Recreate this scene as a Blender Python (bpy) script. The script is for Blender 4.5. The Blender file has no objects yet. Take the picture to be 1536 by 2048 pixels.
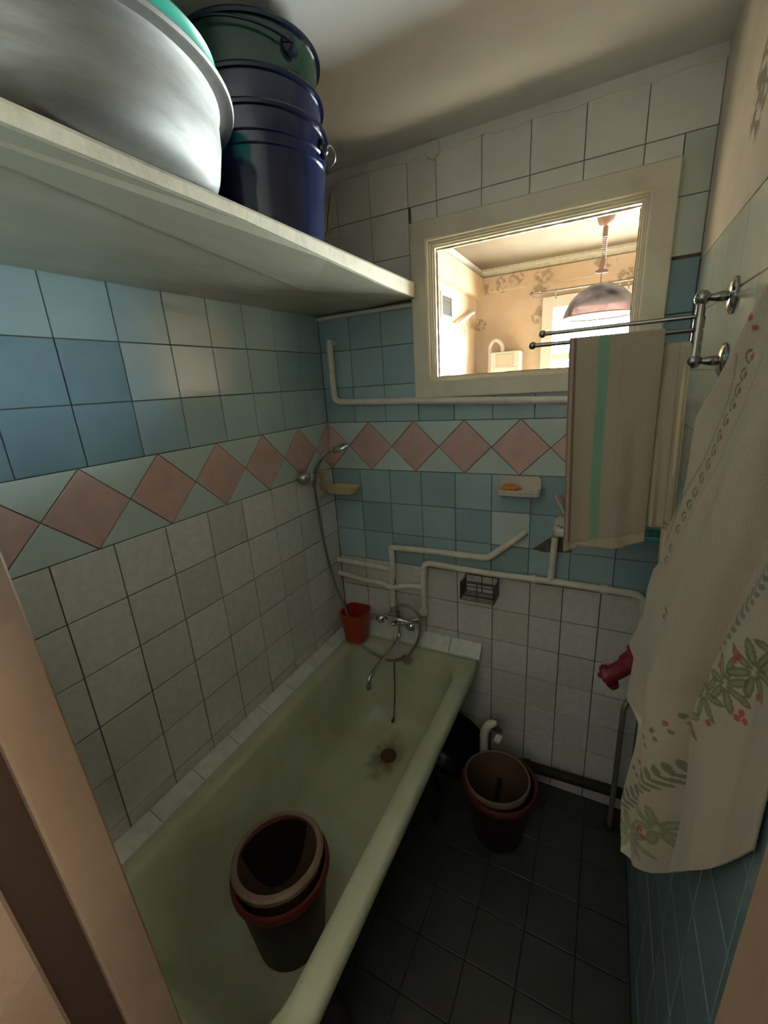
import bpy, bmesh, math, random
import numpy as np
from mathutils import Vector, Matrix

random.seed(7)
rng = np.random.default_rng(7)
S = bpy.context.scene
COL = S.collection
Z0 = 1.67                      # measured heights are taken from the tile band; the floor is at -1.67

# ------------------------------------------------------------------ camera
yaw, pit, rol = -0.4922, -0.2920, -0.0643
fw = Vector((math.sin(yaw)*math.cos(pit), math.cos(yaw)*math.cos(pit), math.sin(pit)))
r0 = Vector((math.cos(yaw), -math.sin(yaw), 0)); u0 = r0.cross(fw)
rt = r0*math.cos(rol) + u0*math.sin(rol); up = u0*math.cos(rol) - r0*math.sin(rol)
cd = bpy.data.cameras.new('camera'); cam = bpy.data.objects.new('camera', cd); COL.objects.link(cam)
mw = Matrix.Identity(4)
for i in range(3):
    mw[i][0], mw[i][1], mw[i][2] = rt[i], up[i], -fw[i]
mw[0][3], mw[1][3], mw[2][3] = 1.1428, -1.6379, 0.150 + Z0
cam.matrix_world = mw
cd.sensor_fit = 'VERTICAL'; cd.sensor_height = 36.0; cd.lens = 842.5*36/2048
cd.clip_start = 0.01
S.camera = cam

# ------------------------------------------------------------------ light: daylight through the kitchen window, plus added fill in the hall
W = bpy.data.worlds.new('overcast_sky'); S.world = W; W.use_nodes = True
bg = W.node_tree.nodes['Background']
bg.inputs[1].default_value = 95.0
# overcast sky, brighter towards the zenith, over darker ground
wn, wl_ = W.node_tree.nodes, W.node_tree.links
tcw = wn.new('ShaderNodeTexCoord'); sxw = wn.new('ShaderNodeSeparateXYZ'); wl_.new(tcw.outputs['Generated'], sxw.inputs[0])
rmp = wn.new('ShaderNodeValToRGB'); mrw = wn.new('ShaderNodeMapRange'); mrw.inputs[1].default_value = -1; mrw.inputs[2].default_value = 1
wl_.new(sxw.outputs['Z'], mrw.inputs[0]); wl_.new(mrw.outputs[0], rmp.inputs[0]); wl_.new(rmp.outputs[0], bg.inputs[0])
el = rmp.color_ramp.elements
el[0].position = 0.0; el[0].color = (0.22, 0.25, 0.27, 1); el[1].position = 1.0; el[1].color = (0.66, 0.84, 1.0, 1)
e_ = el.new(0.485); e_.color = (0.24, 0.27, 0.29, 1); e_ = el.new(0.515); e_.color = (0.41, 0.53, 0.64, 1)
pl = bpy.data.lights.new('kitchen_window_portal', 'AREA'); pl.shape = 'RECTANGLE'; pl.size = 1.30; pl.size_y = 1.42
pl.cycles.is_portal = True
po = bpy.data.objects.new('kitchen_window_portal', pl); COL.objects.link(po)
po.location = (1.35, 1.99, -0.05 + Z0); po.rotation_euler = (math.radians(-90), 0, 0)
sn = bpy.data.lights.new('sun', 'SUN'); sn.energy = 60.0; sn.angle = math.radians(1.0); sn.color = (1.0, 0.96, 0.90)
sno = bpy.data.objects.new('sun', sn); COL.objects.link(sno); sno.rotation_euler = (math.radians(-44), 0, math.radians(20)); sno.location = (0, 4, 5)
hl = bpy.data.lights.new('hall_jamb_fill', 'AREA'); hl.shape = 'DISK'; hl.size = 0.1; hl.energy = 10.0; hl.color = (1.0, 0.84, 0.68)  # added fill out of view, brightens the upper door jamb; no fixture
ho = bpy.data.objects.new('hall_jamb_fill', hl); COL.objects.link(ho); ho.location = (1.40, -1.655, 0.72 + Z0); ho.rotation_euler = (0, math.radians(90), 0)
h2 = bpy.data.lights.new('hall_fill_over_door', 'AREA'); h2.shape = 'RECTANGLE'; h2.size = 1.4; h2.size_y = 0.25; h2.energy = 8.5; h2.color = (0.80, 0.91, 1.0)  # added fill aimed at the hall wall, its bounce lifts the back wall
h2o = bpy.data.objects.new('hall_fill_over_door', h2); COL.objects.link(h2o); h2o.location = (0.85, -1.66, 0.74 + Z0); h2o.rotation_euler = (math.radians(-75), 0, 0)
S.view_settings.view_transform = 'Standard'; S.view_settings.look = 'None'
S.view_settings.gamma = 1.0; S.view_settings.use_curve_mapping = False
S.view_settings.exposure = 1.40
S.cycles.max_bounces = 8; S.cycles.diffuse_bounces = 5; S.cycles.glossy_bounces = 3; S.cycles.transparent_max_bounces = 10; S.cycles.adaptive_threshold = 0.05
S.cycles.caustics_reflective = False; S.cycles.caustics_refractive = False
S.cycles.sample_clamp_indirect = 6.0

# ------------------------------------------------------------------ materials
def lin(h):
    out = []
    for i in (0, 2, 4):
        c = int(h[i:i+2], 16)/255
        out.append(c/12.92 if c <= 0.04045 else ((c+0.055)/1.055)**2.4)
    return (*out, 1)

MATS = {}
def M(name, col, rough=0.5, metal=0.0, col2=None, scale=8.0, lo=0.4, hi=0.65, bump=0.0, bscale=60.0, orand=0.0,
      spec=0.5, stretch=(1, 1, 1), rough2=None, coat=0.0, trans=0.0, sheen=0.0):
    m = bpy.data.materials.new(name); m.use_nodes = True; MATS[name] = m
    nt = m.node_tree; N = nt.nodes; L = nt.links; b = N['Principled BSDF']
    b.inputs['Roughness'].default_value = rough; b.inputs['Metallic'].default_value = metal
    b.inputs['Specular IOR Level'].default_value = spec
    b.inputs['Coat Weight'].default_value = coat; b.inputs['Coat Roughness'].default_value = 0.08
    b.inputs['Transmission Weight'].default_value = trans
    b.inputs['Sheen Weight'].default_value = sheen
    c1 = lin(col) if isinstance(col, str) else col
    g = N.new('ShaderNodeNewGeometry'); mp = N.new('ShaderNodeMapping'); L.new(g.outputs['Position'], mp.inputs[0])
    mp.inputs['Scale'].default_value = stretch
    src = None
    if col2:
        n = N.new('ShaderNodeTexNoise'); n.inputs['Scale'].default_value = scale; n.inputs['Detail'].default_value = 6
        n.inputs['Roughness'].default_value = 0.62; L.new(mp.outputs[0], n.inputs[0])
        mr = N.new('ShaderNodeMapRange'); mr.inputs[1].default_value = lo; mr.inputs[2].default_value = hi; L.new(n.outputs[0], mr.inputs[0])
        mx = N.new('ShaderNodeMix'); mx.data_type = 'RGBA'; L.new(mr.outputs[0], mx.inputs[0])
        mx.inputs[6].default_value = c1; mx.inputs[7].default_value = lin(col2); src = mx.outputs[2]
        if rough2 is not None:
            rr = N.new('ShaderNodeMapRange'); rr.inputs[3].default_value = rough; rr.inputs[4].default_value = rough2
            L.new(mr.outputs[0], rr.inputs[0]); L.new(rr.outputs[0], b.inputs['Roughness'])
    if orand:
        oi = N.new('ShaderNodeObjectInfo'); mr2 = N.new('ShaderNodeMapRange'); mr2.inputs[3].default_value = 1-orand; mr2.inputs[4].default_value = 1+orand
        L.new(oi.outputs['Random'], mr2.inputs[0]); hs = N.new('ShaderNodeHueSaturation'); L.new(mr2.outputs[0], hs.inputs['Value'])
        if src: L.new(src, hs.inputs['Color'])
        else: hs.inputs['Color'].default_value = c1
        src = hs.outputs[0]
    if src: L.new(src, b.inputs['Base Color'])
    else: b.inputs['Base Color'].default_value = c1
    if bump:
        nb = N.new('ShaderNodeTexNoise'); nb.inputs['Scale'].default_value = bscale; nb.inputs['Detail'].default_value = 4; L.new(mp.outputs[0], nb.inputs[0])
        bp = N.new('ShaderNodeBump'); bp.inputs['Strength'].default_value = bump; bp.inputs['Distance'].default_value = 0.004
        L.new(nb.outputs[0], bp.inputs['Height']); L.new(bp.outputs[0], b.inputs['Normal'])
    return m

# tiles
M('tile_blue', '9ab4bc', 0.16, col2='a2bcc1', scale=5, orand=0.06, bump=0.02, bscale=14)
M('tile_blue_deep', '7a97a4', 0.16, col2='83a0ab', scale=5, orand=0.05, bump=0.02, bscale=14)
M('tile_blue_green', 'aac0c4', 0.15, col2='b1c6c9', scale=5, orand=0.05, bump=0.02, bscale=14)
M('tile_dark_blue', '7d98a2', 0.2, col2='859fa8', scale=5, orand=0.08, bump=0.02, bscale=14)
M('tile_aqua', 'c4d2ce', 0.2, col2='cad8d3', scale=4, orand=0.04, bump=0.02, bscale=14)
M('tile_pink', 'd3b1a7', 0.28, col2='c8a69c', scale=18, orand=0.05, bump=0.03, bscale=30)
M('tile_grey', 'd6d6d0', 0.2, col2='e2e2dd', scale=38, lo=0.4, hi=0.65, orand=0.05, bump=0.02, bscale=20)
M('tile_grey_warm', 'd2cfc8', 0.22, col2='dcd9d2', scale=38, lo=0.4, hi=0.65, orand=0.06, bump=0.02, bscale=20)
M('tile_back_blue', 'a2bbc0', 0.16, col2='a9c2c5', scale=5, orand=0.07, bump=0.02, bscale=14)
M('tile_back_teal', '95afb6', 0.16, col2='9db6bb', scale=5, orand=0.07, bump=0.02, bscale=14)
M('tile_white', 'ece8e0', 0.5, col2='e4dfd5', scale=7, orand=0.03, bump=0.08, bscale=40)
M('tile_right', 'cdd5c8', 0.16, col2='c6cec1', scale=5, orand=0.03, bump=0.02, bscale=12)
M('tile_floor', '3c3d39', 0.32, col2='454541', scale=14, orand=0.05, bump=0.05, bscale=30, rough2=0.5)
M('tile_ledge', 'dedfd6', 0.2, col2='d0d0c6', scale=30, orand=0.05)
M('grout', '554e44', 0.9, col2='6a6256', scale=60, bump=0.2, bscale=200)
M('grout_floor', '262420', 0.9, col2='302d28', scale=60)
M('grout_pale', '8f877a', 0.9, col2='6d6458', scale=25, bump=0.2, bscale=150)
M('grout_right', 'b9b4a4', 0.8, col2='9d988a', scale=60)
M('plaster', 'e8e3da', 0.9, col2='ded7cc', scale=12, bump=0.35, bscale=35)
M('ceiling_paint', 'e9e7e2', 0.9, col2='e2dfd9', scale=3, bump=0.12, bscale=20)
M('cement', '6f6a5e', 0.95, col2='4d483f', scale=50, bump=0.6, bscale=120)
M('casing_paint', 'e4dcc6', 0.35, col2='dacfb8', scale=9, bump=0.15, bscale=25)
M('putty', 'c6bb9c', 0.5, col2='a89a6a', scale=60, bump=0.5, bscale=150)
M('pipe_paint', 'e8e2d2', 0.38, col2='dbd3c0', scale=20, bump=0.25, bscale=60)
M('shelf_paint', 'b2ae9b', 0.2, col2='a9a591', scale=4, bump=0.10, bscale=20, stretch=(3, 0.6, 1))
M('shelf_edge_paint', 'd2cbb4', 0.4, col2='beb7a0', scale=18, lo=.5, hi=.75, bump=0.25, bscale=70)
M('jamb_paint', '97826e', 0.45, col2='8b7560', scale=6, bump=0.12, bscale=90)
M('jamb_gap', '3c2a1c', 0.8)
M('hall_paint', 'd6cfc2', 0.8, col2='cec6b8', scale=3)
M('tub_enamel', 'bfc4a6', 0.24, col2='b5ba99', scale=6, bump=0.02, bscale=20)
M('chrome', (0.62, 0.61, 0.58, 1), 0.14, 1.0)
M('chrome_dull', (0.5, 0.48, 0.44, 1), 0.3, 1.0, bump=0.05, bscale=60)
M('nickel_dark', (0.32, 0.31, 0.29, 1), 0.22, 1.0)
M('aluminium', (0.40, 0.40, 0.395, 1), 0.58, 1.0, col2='989792', scale=9, lo=.35, hi=.7, rough2=0.7, bump=0.08, bscale=18, stretch=(1, 1, 5))
M('plastic_teal', '3fae98', 0.3, col2='46b7a0', scale=5)
M('enamel_green', '1f3d30', 0.16, col2='234436', scale=5, coat=0.4)
M('enamel_blue', '121d40', 0.14, col2='142144', scale=5, coat=0.4)
M('enamel_rim', '141c33', 0.2)
M('steel_wire', (0.55, 0.54, 0.5, 1), 0.3, 1.0)
M('plastic_red', '5e1f1d', 0.42, col2='541a18', scale=12)
M('plastic_maroon', '241113', 0.45, col2='1e0e10', scale=12)
M('plastic_peach', '6a5244', 0.5, col2='5e483b', scale=10)
M('plastic_pale', '8a7660', 0.5, col2='7c6853', scale=14)
M('plastic_orange_red', 'b03a16', 0.35, col2='a63412', scale=8)
M('plastic_cream', 'cbb98c', 0.4)
M('ceramic_white', 'd2ccbd', 0.12, col2='c8c2b2', scale=10, coat=0.5)
M('soap_orange', 'd98b4a', 0.4, col2='c97a3c', scale=40)
M('black_enamel', '14181c', 0.25)
M('wire_dark', '3b332b', 0.45, 0.6, col2='5a4a3a', scale=60)
M('iron_dark', '1c1a17', 0.7, col2='28231d', scale=30)
M('rubber_red', '7c2030', 0.5, col2='6c1828', scale=14, bump=0.05)
M('plastic_turquoise', '5aa39a', 0.35)
M('hose_grey', '8f8a7d', 0.35, 0.5)
M('chain_brass', '6e5f38', 0.45, 0.7)
M('rust', '4a3420', 0.8, col2='6a4a28', scale=80)
M('toothbrush_white', 'd8cfc2', 0.35); M('bristle_pink', 'b9897f', 0.7)
M('kitchen_ceiling', '6b5b44', 0.9, col2='63523c', scale=4)
M('cornice_foam', 'a8a190', 0.9, col2='99927f', scale=45, bump=0.4, bscale=90)
M('beam_paint', 'b8a080', 0.9, col2='ae9675', scale=6)
M('kitchen_white', 'ccc6ba', 0.3)
M('kitchen_floor', 'a89a82', 0.6)
M('absorber_brown', '4a3626', 0.7, col2='402e20', scale=4)  # dark brown of the added panels that soak up hall light
M('hall_floor', '4a3626', 0.6)
M('vent_grey', '4a4238', 0.6)
M('lamp_brown', '8a6a55', 0.45)
M('rod_grey', '8f8578', 0.35, 0.6)
M('heater_panel', 'b9a894', 0.4)

def wallpaper(name, base, base2, motif, cell, motif_r, centres=()):
    m = M(name, base, 0.9, col2=base2, scale=6, bump=0.08, bscale=60)
    nt = m.node_tree; N = nt.nodes; L = nt.links; b = N['Principled BSDF']
    srcs = b.inputs['Base Color'].links[0].from_socket
    g = N.new('ShaderNodeNewGeometry'); dist = None; edge = 1.0
    for c in centres:                                    # printed medallions, one ellipsoid each
        mp = N.new('ShaderNodeMapping'); L.new(g.outputs['Position'], mp.inputs[0])
        mp.vector_type = 'TEXTURE'; mp.inputs['Location'].default_value = c[:3]; mp.inputs['Scale'].default_value = c[3:]
        vl = N.new('ShaderNodeVectorMath'); vl.operation = 'LENGTH'; L.new(mp.outputs[0], vl.inputs[0])
        if dist is None: dist = vl.outputs['Value']
        else:
            mn = N.new('ShaderNodeMath'); mn.operation = 'MINIMUM'; L.new(dist, mn.inputs[0]); L.new(vl.outputs['Value'], mn.inputs[1]); dist = mn.outputs[0]
    mr = N.new('ShaderNodeMapRange'); mr.inputs[1].default_value = edge; mr.inputs[2].default_value = edge*0.75; L.new(dist, mr.inputs[0])
    no = N.new('ShaderNodeTexNoise'); no.inputs['Scale'].default_value = 34; no.inputs['Detail'].default_value = 2; L.new(g.outputs['Position'], no.inputs[0])
    mr2 = N.new('ShaderNodeMapRange'); mr2.inputs[1].default_value = 0.47; mr2.inputs[2].default_value = 0.54; L.new(no.outputs[0], mr2.inputs[0])
    mu = N.new('ShaderNodeMath'); mu.operation = 'MULTIPLY'; L.new(mr.outputs[0], mu.inputs[0]); L.new(mr2.outputs[0], mu.inputs[1])
    mu2 = N.new('ShaderNodeMath'); mu2.operation = 'MULTIPLY'; L.new(mu.outputs[0], mu2.inputs[0]); mu2.inputs[1].default_value = 0.75
    mx = N.new('ShaderNodeMix'); mx.data_type = 'RGBA'; L.new(mu2.outputs[0], mx.inputs[0]); L.new(srcs, mx.inputs[6]); mx.inputs[7].default_value = lin(motif)
    L.new(mx.outputs[2], b.inputs['Base Color'])
KM = [(x, 1.93, z + Z0, rx, .3, rz) for x, z, rx, rz in ((.185, .555, .07, .05), (.625, .575, .05, .07), (.66, .83, .07, .055), (.64, .755, .06, .035), (.22, .80, .09, .04), (.36, .815, .05, .06), (.47, .84, .06, .05), (1.2, .75, .08, .05), (1.05, .85, .08, .04))]
KM += [(.165, y, z + Z0, .04, .10, .06) for y, z in ((1.55, .50), (1.0, .40), (1.62, .85))]
wallpaper('wallpaper_kitchen', 'c2ab92', 'b9a187', '8a745e', 3.2, 0.24, centres=KM)
wallpaper('wallpaper_right', 'd8cebf', 'cfc4b4', '77695a', 1, 1, centres=[(1.345, -.462, .625 + Z0, .3, .062, .095)])

def glassy(name, tint, gloss, haze):
    m = bpy.data.materials.new(name); m.use_nodes = True; MATS[name] = m
    nt = m.node_tree; N = nt.nodes; L = nt.links; N.remove(N['Principled BSDF']); out = N['Material Output']
    t = N.new('ShaderNodeBsdfTransparent'); t.inputs[0].default_value = tint
    gl = N.new('ShaderNodeBsdfGlossy'); gl.inputs['Roughness'].default_value = 0.05
    fr = N.new('ShaderNodeLayerWeight'); fr.inputs[0].default_value = gloss
    mx = N.new('ShaderNodeMixShader'); L.new(fr.outputs['Fresnel'], mx.inputs[0]); L.new(t.outputs[0], mx.inputs[1]); L.new(gl.outputs[0], mx.inputs[2])
    d = N.new('ShaderNodeBsdfTranslucent'); d.inputs[0].default_value = (0.9, 0.85, 0.75, 1)
    g = N.new('ShaderNodeNewGeometry'); no = N.new('ShaderNodeTexNoise'); no.inputs['Scale'].default_value = 9; no.inputs['Detail'].default_value = 8; L.new(g.outputs['Position'], no.inputs[0])
    mr = N.new('ShaderNodeMapRange'); mr.inputs[1].default_value = 0.35; mr.inputs[2].default_value = 0.8; mr.inputs[4].default_value = haze; L.new(no.outputs[0], mr.inputs[0])
    mx2 = N.new('ShaderNodeMixShader'); L.new(mr.outputs[0], mx2.inputs[0]); L.new(mx.outputs[0], mx2.inputs[1]); L.new(d.outputs[0], mx2.inputs[2])
    L.new(mx2.outputs[0], out.inputs[0])
glassy('pane_glass', (0.97, 0.97, 0.95, 1), 0.035, 0.006)
glassy('shade_glass', (0.30, 0.23, 0.21, 1), 0.15, 0.12)

def cloth_mat(name, weave=900.0):
    m = M(name, 'c8bda4', 0.95, sheen=0.15)
    nt = m.node_tree; N = nt.nodes; L = nt.links; b = N['Principled BSDF']
    a = N.new('ShaderNodeAttribute'); a.attribute_name = 'print'; 
    no = N.new('ShaderNodeTexNoise'); no.inputs['Scale'].default_value = 420; no.inputs['Detail'].default_value = 2
    g = N.new('ShaderNodeNewGeometry'); L.new(g.outputs['Position'], no.inputs[0])
    mr = N.new('ShaderNodeMapRange'); mr.inputs[3].default_value = 0.82; mr.inputs[4].default_value = 1.18; L.new(no.outputs[0], mr.inputs[0])
    hs = N.new('ShaderNodeHueSaturation'); L.new(a.outputs['Color'], hs.inputs['Color']); L.new(mr.outputs[0], hs.inputs['Value']); L.new(hs.outputs[0], b.inputs['Base Color'])
    bp = N.new('ShaderNodeBump'); bp.inputs['Strength'].default_value = 0.35; bp.inputs['Distance'].default_value = 0.002
    L.new(no.outputs[0], bp.inputs['Height']); L.new(bp.outputs[0], b.inputs['Normal'])
cloth_mat('printed_cloth')

# ------------------------------------------------------------------ geometry helpers (all in measured coordinates)
WORLD = {}
def link(name, me, origin, parent=None):
    o = bpy.data.objects.new(name, me); COL.objects.link(o)
    org = Vector(origin); WORLD[o] = org
    if parent is not None:
        o.parent = parent; o.location = org - WORLD[parent]
    else:
        o.location = org
    return o

def tag(o, label=None, cat=None, group=None, kind=None):
    if label: o['label'] = label
    if cat: o['category'] = cat
    if group: o['group'] = group
    if kind: o['kind'] = kind
    return o

def thing(name, loc, label, cat, group=None):
    o = link(name, None, (loc[0], loc[1], loc[2] + Z0)); o.empty_display_size = 0.05
    return tag(o, label, cat, group)

def struct(name, loc):
    o = link(name, None, (loc[0], loc[1], loc[2] + Z0)); o.empty_display_size = 0.05; o['kind'] = 'structure'
    return o

def mesh(name, vf, mat, parent=None, smooth=None, origin=None):
    v, f = vf
    v = np.asarray(v, float).copy(); v[:, 2] += Z0
    lo, hi = v.min(0), v.max(0)
    org = np.array([(lo[0]+hi[0])/2, (lo[1]+hi[1])/2, lo[2]]) if origin is None else np.array(origin, float) + np.array([0, 0, Z0])
    me = bpy.data.meshes.new(name); me.from_pydata((v - org).tolist(), [], f); me.update()
    bm = bmesh.new(); bm.from_mesh(me); bmesh.ops.recalc_face_normals(bm, faces=bm.faces); bm.to_mesh(me); bm.free()
    me.materials.append(MATS[mat])
    if smooth is not None:
        me.shade_smooth(); me.set_sharp_from_angle(angle=math.radians(smooth))
    return link(name, me, org, parent)

def cat(*parts):
    V = []; F = []
    for v, f in parts:
        n = len(V); V += [tuple(p) for p in v]; F += [tuple(i+n for i in q) for q in f]
    return V, F

def box(x0, x1, y0, y1, z0, z1, bev=0.0, seg=1):
    bm = bmesh.new(); bmesh.ops.create_cube(bm, size=1)
    for v in bm.verts:
        v.co = Vector(((x0+x1)/2 + v.co.x*(x1-x0), (y0+y1)/2 + v.co.y*(y1-y0), (z0+z1)/2 + v.co.z*(z1-z0)))
    if bev: bmesh.ops.bevel(bm, geom=bm.edges[:], offset=bev, segments=seg, affect='EDGES', profile=0.5)
    bm.verts.index_update()
    out = ([tuple(v.co) for v in bm.verts], [tuple(v.index for v in f.verts) for f in bm.faces]); bm.free()
    return out

def smoothpath(p, n=6):
    p = [Vector(q) for q in p]; out = []
    for i in range(len(p)-1):
        a = p[max(i-1, 0)]; b = p[i]; c = p[i+1]; d = p[min(i+2, len(p)-1)]
        for k in range(n):
            t = k/n
            out.append(0.5*((2*b) + (c-a)*t + (2*a-5*b+4*c-d)*t*t + (3*b-a-3*c+d)*t**3))
    out.append(p[-1]); return out

def fillet(p, r, n=5):
    p = [Vector(q) for q in p]; out = [p[0]]
    for i in range(1, len(p)-1):
        a = (p[i-1]-p[i]); b = (p[i+1]-p[i]); k = min(r, a.length*0.45, b.length*0.45)
        s = p[i]+a.normalized()*k; e = p[i]+b.normalized()*k
        for j in range(n+1):
            t = j/n; out.append((1-t)**2*s + 2*t*(1-t)*p[i] + t*t*e)
    out.append(p[-1]); return out

def tube(path, r, seg=10, closed=False):
    p = [Vector(q) for q in path]; n = len(p); V = []; F = []
    rr = r if hasattr(r, '__len__') else [r]*n
    prev = None
    for i in range(n):
        t = (p[(i+1) % n]-p[i-1]) if closed else (p[min(i+1, n-1)]-p[max(i-1, 0)])
        t.normalize()
        if prev is None:
            a = Vector((0, 0, 1)) if abs(t.z) < 0.9 else Vector((1, 0, 0)); e1 = t.cross(a).normalized()
        else:
            e1 = (prev - t*prev.dot(t)).normalized()
        prev = e1; e2 = t.cross(e1)
        for k in range(seg):
            an = 2*math.pi*k/seg; V.append(p[i] + (e1*math.cos(an)+e2*math.sin(an))*rr[i])
    m = n if closed else n-1
    for i in range(m):
        for k in range(seg):
            j = (i+1) % n; F.append((i*seg+k, i*seg+(k+1) % seg, j*seg+(k+1) % seg, j*seg+k))
    if not closed:
        F.append(tuple(range(seg-1, -1, -1))); F.append(tuple((n-1)*seg+k for k in range(seg)))
    return V, F

def lathe(prof, c, seg=40, tilt=None, open_ends=False):
    """profile of (radius, height) turned about a vertical axis at c; tilt = Matrix applied about c"""
    V = []; F = []; rows = []
    for (r, h) in prof:
        if r < 1e-6: rows.append([len(V)]); V.append(Vector((0, 0, h)))
        else:
            rows.append(list(range(len(V), len(V)+seg)))
            for k in range(seg):
                a = 2*math.pi*k/seg; V.append(Vector((r*math.cos(a), r*math.sin(a), h)))
    for A, B in zip(rows, rows[1:]):
        for k in range(seg):
            k2 = (k+1) % seg
            if len(A) == 1 and len(B) == 1: continue
            if len(A) == 1: F.append((A[0], B[k2], B[k]))
            elif len(B) == 1: F.append((A[k], A[k2], B[0]))
            else: F.append((A[k], A[k2], B[k2], B[k]))
    if tilt is not None: V = [tilt @ v for v in V]
    return [v+Vector(c) for v in V], F

def loft(loops, cap0=False, cap1=False):
    n = len(loops[0]); V = []; F = []
    for lp in loops: V += [tuple(p) for p in lp]
    for i in range(len(loops)-1):
        for k in range(n):
            F.append((i*n+k, i*n+(k+1) % n, (i+1)*n+(k+1) % n, (i+1)*n+k))
    if cap0: F.append(tuple(range(n)))
    if cap1: F.append(tuple((len(loops)-1)*n+k for k in range(n)))
    return V, F

def rrect(x0, x1, y0, y1, r, z, n=8):
    out = []
    for (cx, cy, a0) in ((x1-r, y1-r, 0), (x0+r, y1-r, 90), (x0+r, y0+r, 180), (x1-r, y0+r, 270)):
        for k in range(n+1):
            a = math.radians(a0+90*k/n); out.append((cx+r*math.cos(a), cy+r*math.sin(a), z))
    return out

def prism(poly, place, d0, d1):
    """2-D polygon swept between depths d0 and d1; place(a, b, d) -> point"""
    n = len(poly)
    V = [place(a, b, d0) for a, b in poly] + [place(a, b, d1) for a, b in poly]
    F = [tuple(range(n)), tuple(range(2*n-1, n-1, -1))] + [(i, (i+1) % n, n+(i+1) % n, n+i) for i in range(n)]
    return V, F

def frame_rect(x0, x1, z0, z1, prof):
    """mitred picture frame in a wall facing -y; prof = list of (inset, y), closed"""
    loops = []
    for ins, y in prof + prof[:1]:
        loops.append([(x0+ins, y, z0+ins), (x1-ins, y, z0+ins), (x1-ins, y, z1-ins), (x0+ins, y, z1-ins)])
    return loft(loops)

def icyl(a, b, r0, r1=None, seg=20, prof=None):
    a = Vector(a); b = Vector(b); n = 2 if prof is None else len(prof)
    if prof is None: return tube([a, b], [r0, r0 if r1 is None else r1], seg)
    return tube([a.lerp(b, t) for t, _ in prof], [q for _, q in prof], seg)

def ball(c, r, sc=(1, 1, 1), seg=18):
    prof = [(r*math.sin(math.pi*i/12), -r*math.cos(math.pi*i/12)) for i in range(13)]; prof[0] = (0, -r); prof[-1] = (0, r)
    return lathe(prof, c, seg, tilt=Matrix.Diagonal((*sc,)))

# --------------------------------------------------------------- tiles
PL = {'left': (Vector((0, 0, 0)), Vector((0, 1, 0)), Vector((0, 0, 1)), Vector((1, 0, 0))),
      'back': (Vector((0, 0, 0)), Vector((1, 0, 0)), Vector((0, 0, 1)), Vector((0, -1, 0))),
      'right': (Vector((1.345, 0, 0)), Vector((0, -1, 0)), Vector((0, 0, 1)), Vector((-1, 0, 0))),
      'floor': (Vector((0, 0, -1.67)), Vector((1, 0, 0)), Vector((0, 1, 0)), Vector((0, 0, 1)))}
def inset(poly, d):
    n = len(poly); out = []
    for i in range(n):
        p0 = Vector(poly[i-1]); p1 = Vector(poly[i]); p2 = Vector(poly[(i+1) % n])
        e1 = (p1-p0).normalized(); e2 = (p2-p1).normalized()
        n1 = Vector((-e1.y, e1.x)); n2 = Vector((-e2.y, e2.x))
        k = d/max(0.15, 1+n1.dot(n2)); q = p1+(n1+n2)*k
        out.append((q.x, q.y))
    return out
TC = {}
def tile(parent, plane, poly, mat, gap=0.0026, depth=0.006, ch=0.0012, name='tile', jit=1.0):
    O, ea, eb, en = PL[plane]
    ca = sum(p[0] for p in poly)/len(poly); cb = sum(p[1] for p in poly)/len(poly)
    rel = tuple((round(p[0]-ca, 4), round(p[1]-cb, 4)) for p in poly)
    key = (plane, rel, mat, gap)
    if key not in TC:
        base = inset(rel, gap/2); top = inset(base, ch); n = len(base); V = []
        for ring, d in ((base, -depth), (base, -ch*0.7), (top, 0.0)):
            V += [ea*a+eb*b+en*d for a, b in ring]
        F = [tuple(2*n+k for k in range(n))]
        for i in range(2):
            F += [(i*n+k, i*n+(k+1) % n, (i+1)*n+(k+1) % n, (i+1)*n+k) for k in range(n)]
        me = bpy.data.meshes.new(name); me.from_pydata([tuple(v) for v in V], [], F); me.update(); me.materials.append(MATS[mat]); TC[key] = me
    org = O+ea*ca+eb*cb+en*random.uniform(-0.0006, 0.0004)*jit; org = org+Vector((0, 0, Z0))
    o = link(name, TC[key], org, parent)
    rx = random.gauss(0, 0.0022)*jit; ry = random.gauss(0, 0.0022)*jit
    o.rotation_euler = (Matrix.Rotation(rx, 3, ea) @ Matrix.Rotation(ry, 3, eb)).to_euler()
    return o
def R(a0, a1, b0, b1): return [(a0, b0), (a1, b0), (a1, b1), (a0, b1)]

# =============================================================== THE ROOM
CEIL = 0.93; FL = -1.67; RW = 1.345
wl = mesh('wall_left', box(-0.12, -0.004, -1.56, 0.004, FL-0.1, CEIL+0.1), 'grout'); tag(wl, kind='structure')
# back wall with the window hole
WX0, WX1, WZ0, WZ1 = 0.468, 1.256, 0.106, 0.684
KR = 2.5
bw = cat(box(-0.12, WX0, 0.004, 0.115, FL-0.1, CEIL+0.1), box(WX1, KR, 0.004, 0.115, FL-0.1, CEIL+0.1),
         box(WX0, WX1, 0.004, 0.115, FL-0.1, WZ0), box(WX0, WX1, 0.004, 0.115, WZ1, CEIL+0.1))
wb = mesh('wall_back', bw, 'grout'); tag(wb, kind='structure')
wr = mesh('wall_right', box(RW+0.004, RW+0.12, -1.56, 0.004, FL-0.1, CEIL+0.1), 'grout_right'); tag(wr, kind='structure')
DX0, DX1, DZ1 = 0.555, 1.265, 0.42
fwv = cat(box(-0.5, DX0, -1.585, -1.475, FL-0.1, CEIL+0.1), box(DX1, 2.2, -1.585, -1.475, FL-0.1, CEIL+0.1), box(DX0, DX1, -1.585, -1.475, DZ1, CEIL+0.1))
wf = mesh('wall_front', fwv, 'plaster'); tag(wf, kind='structure')
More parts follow.
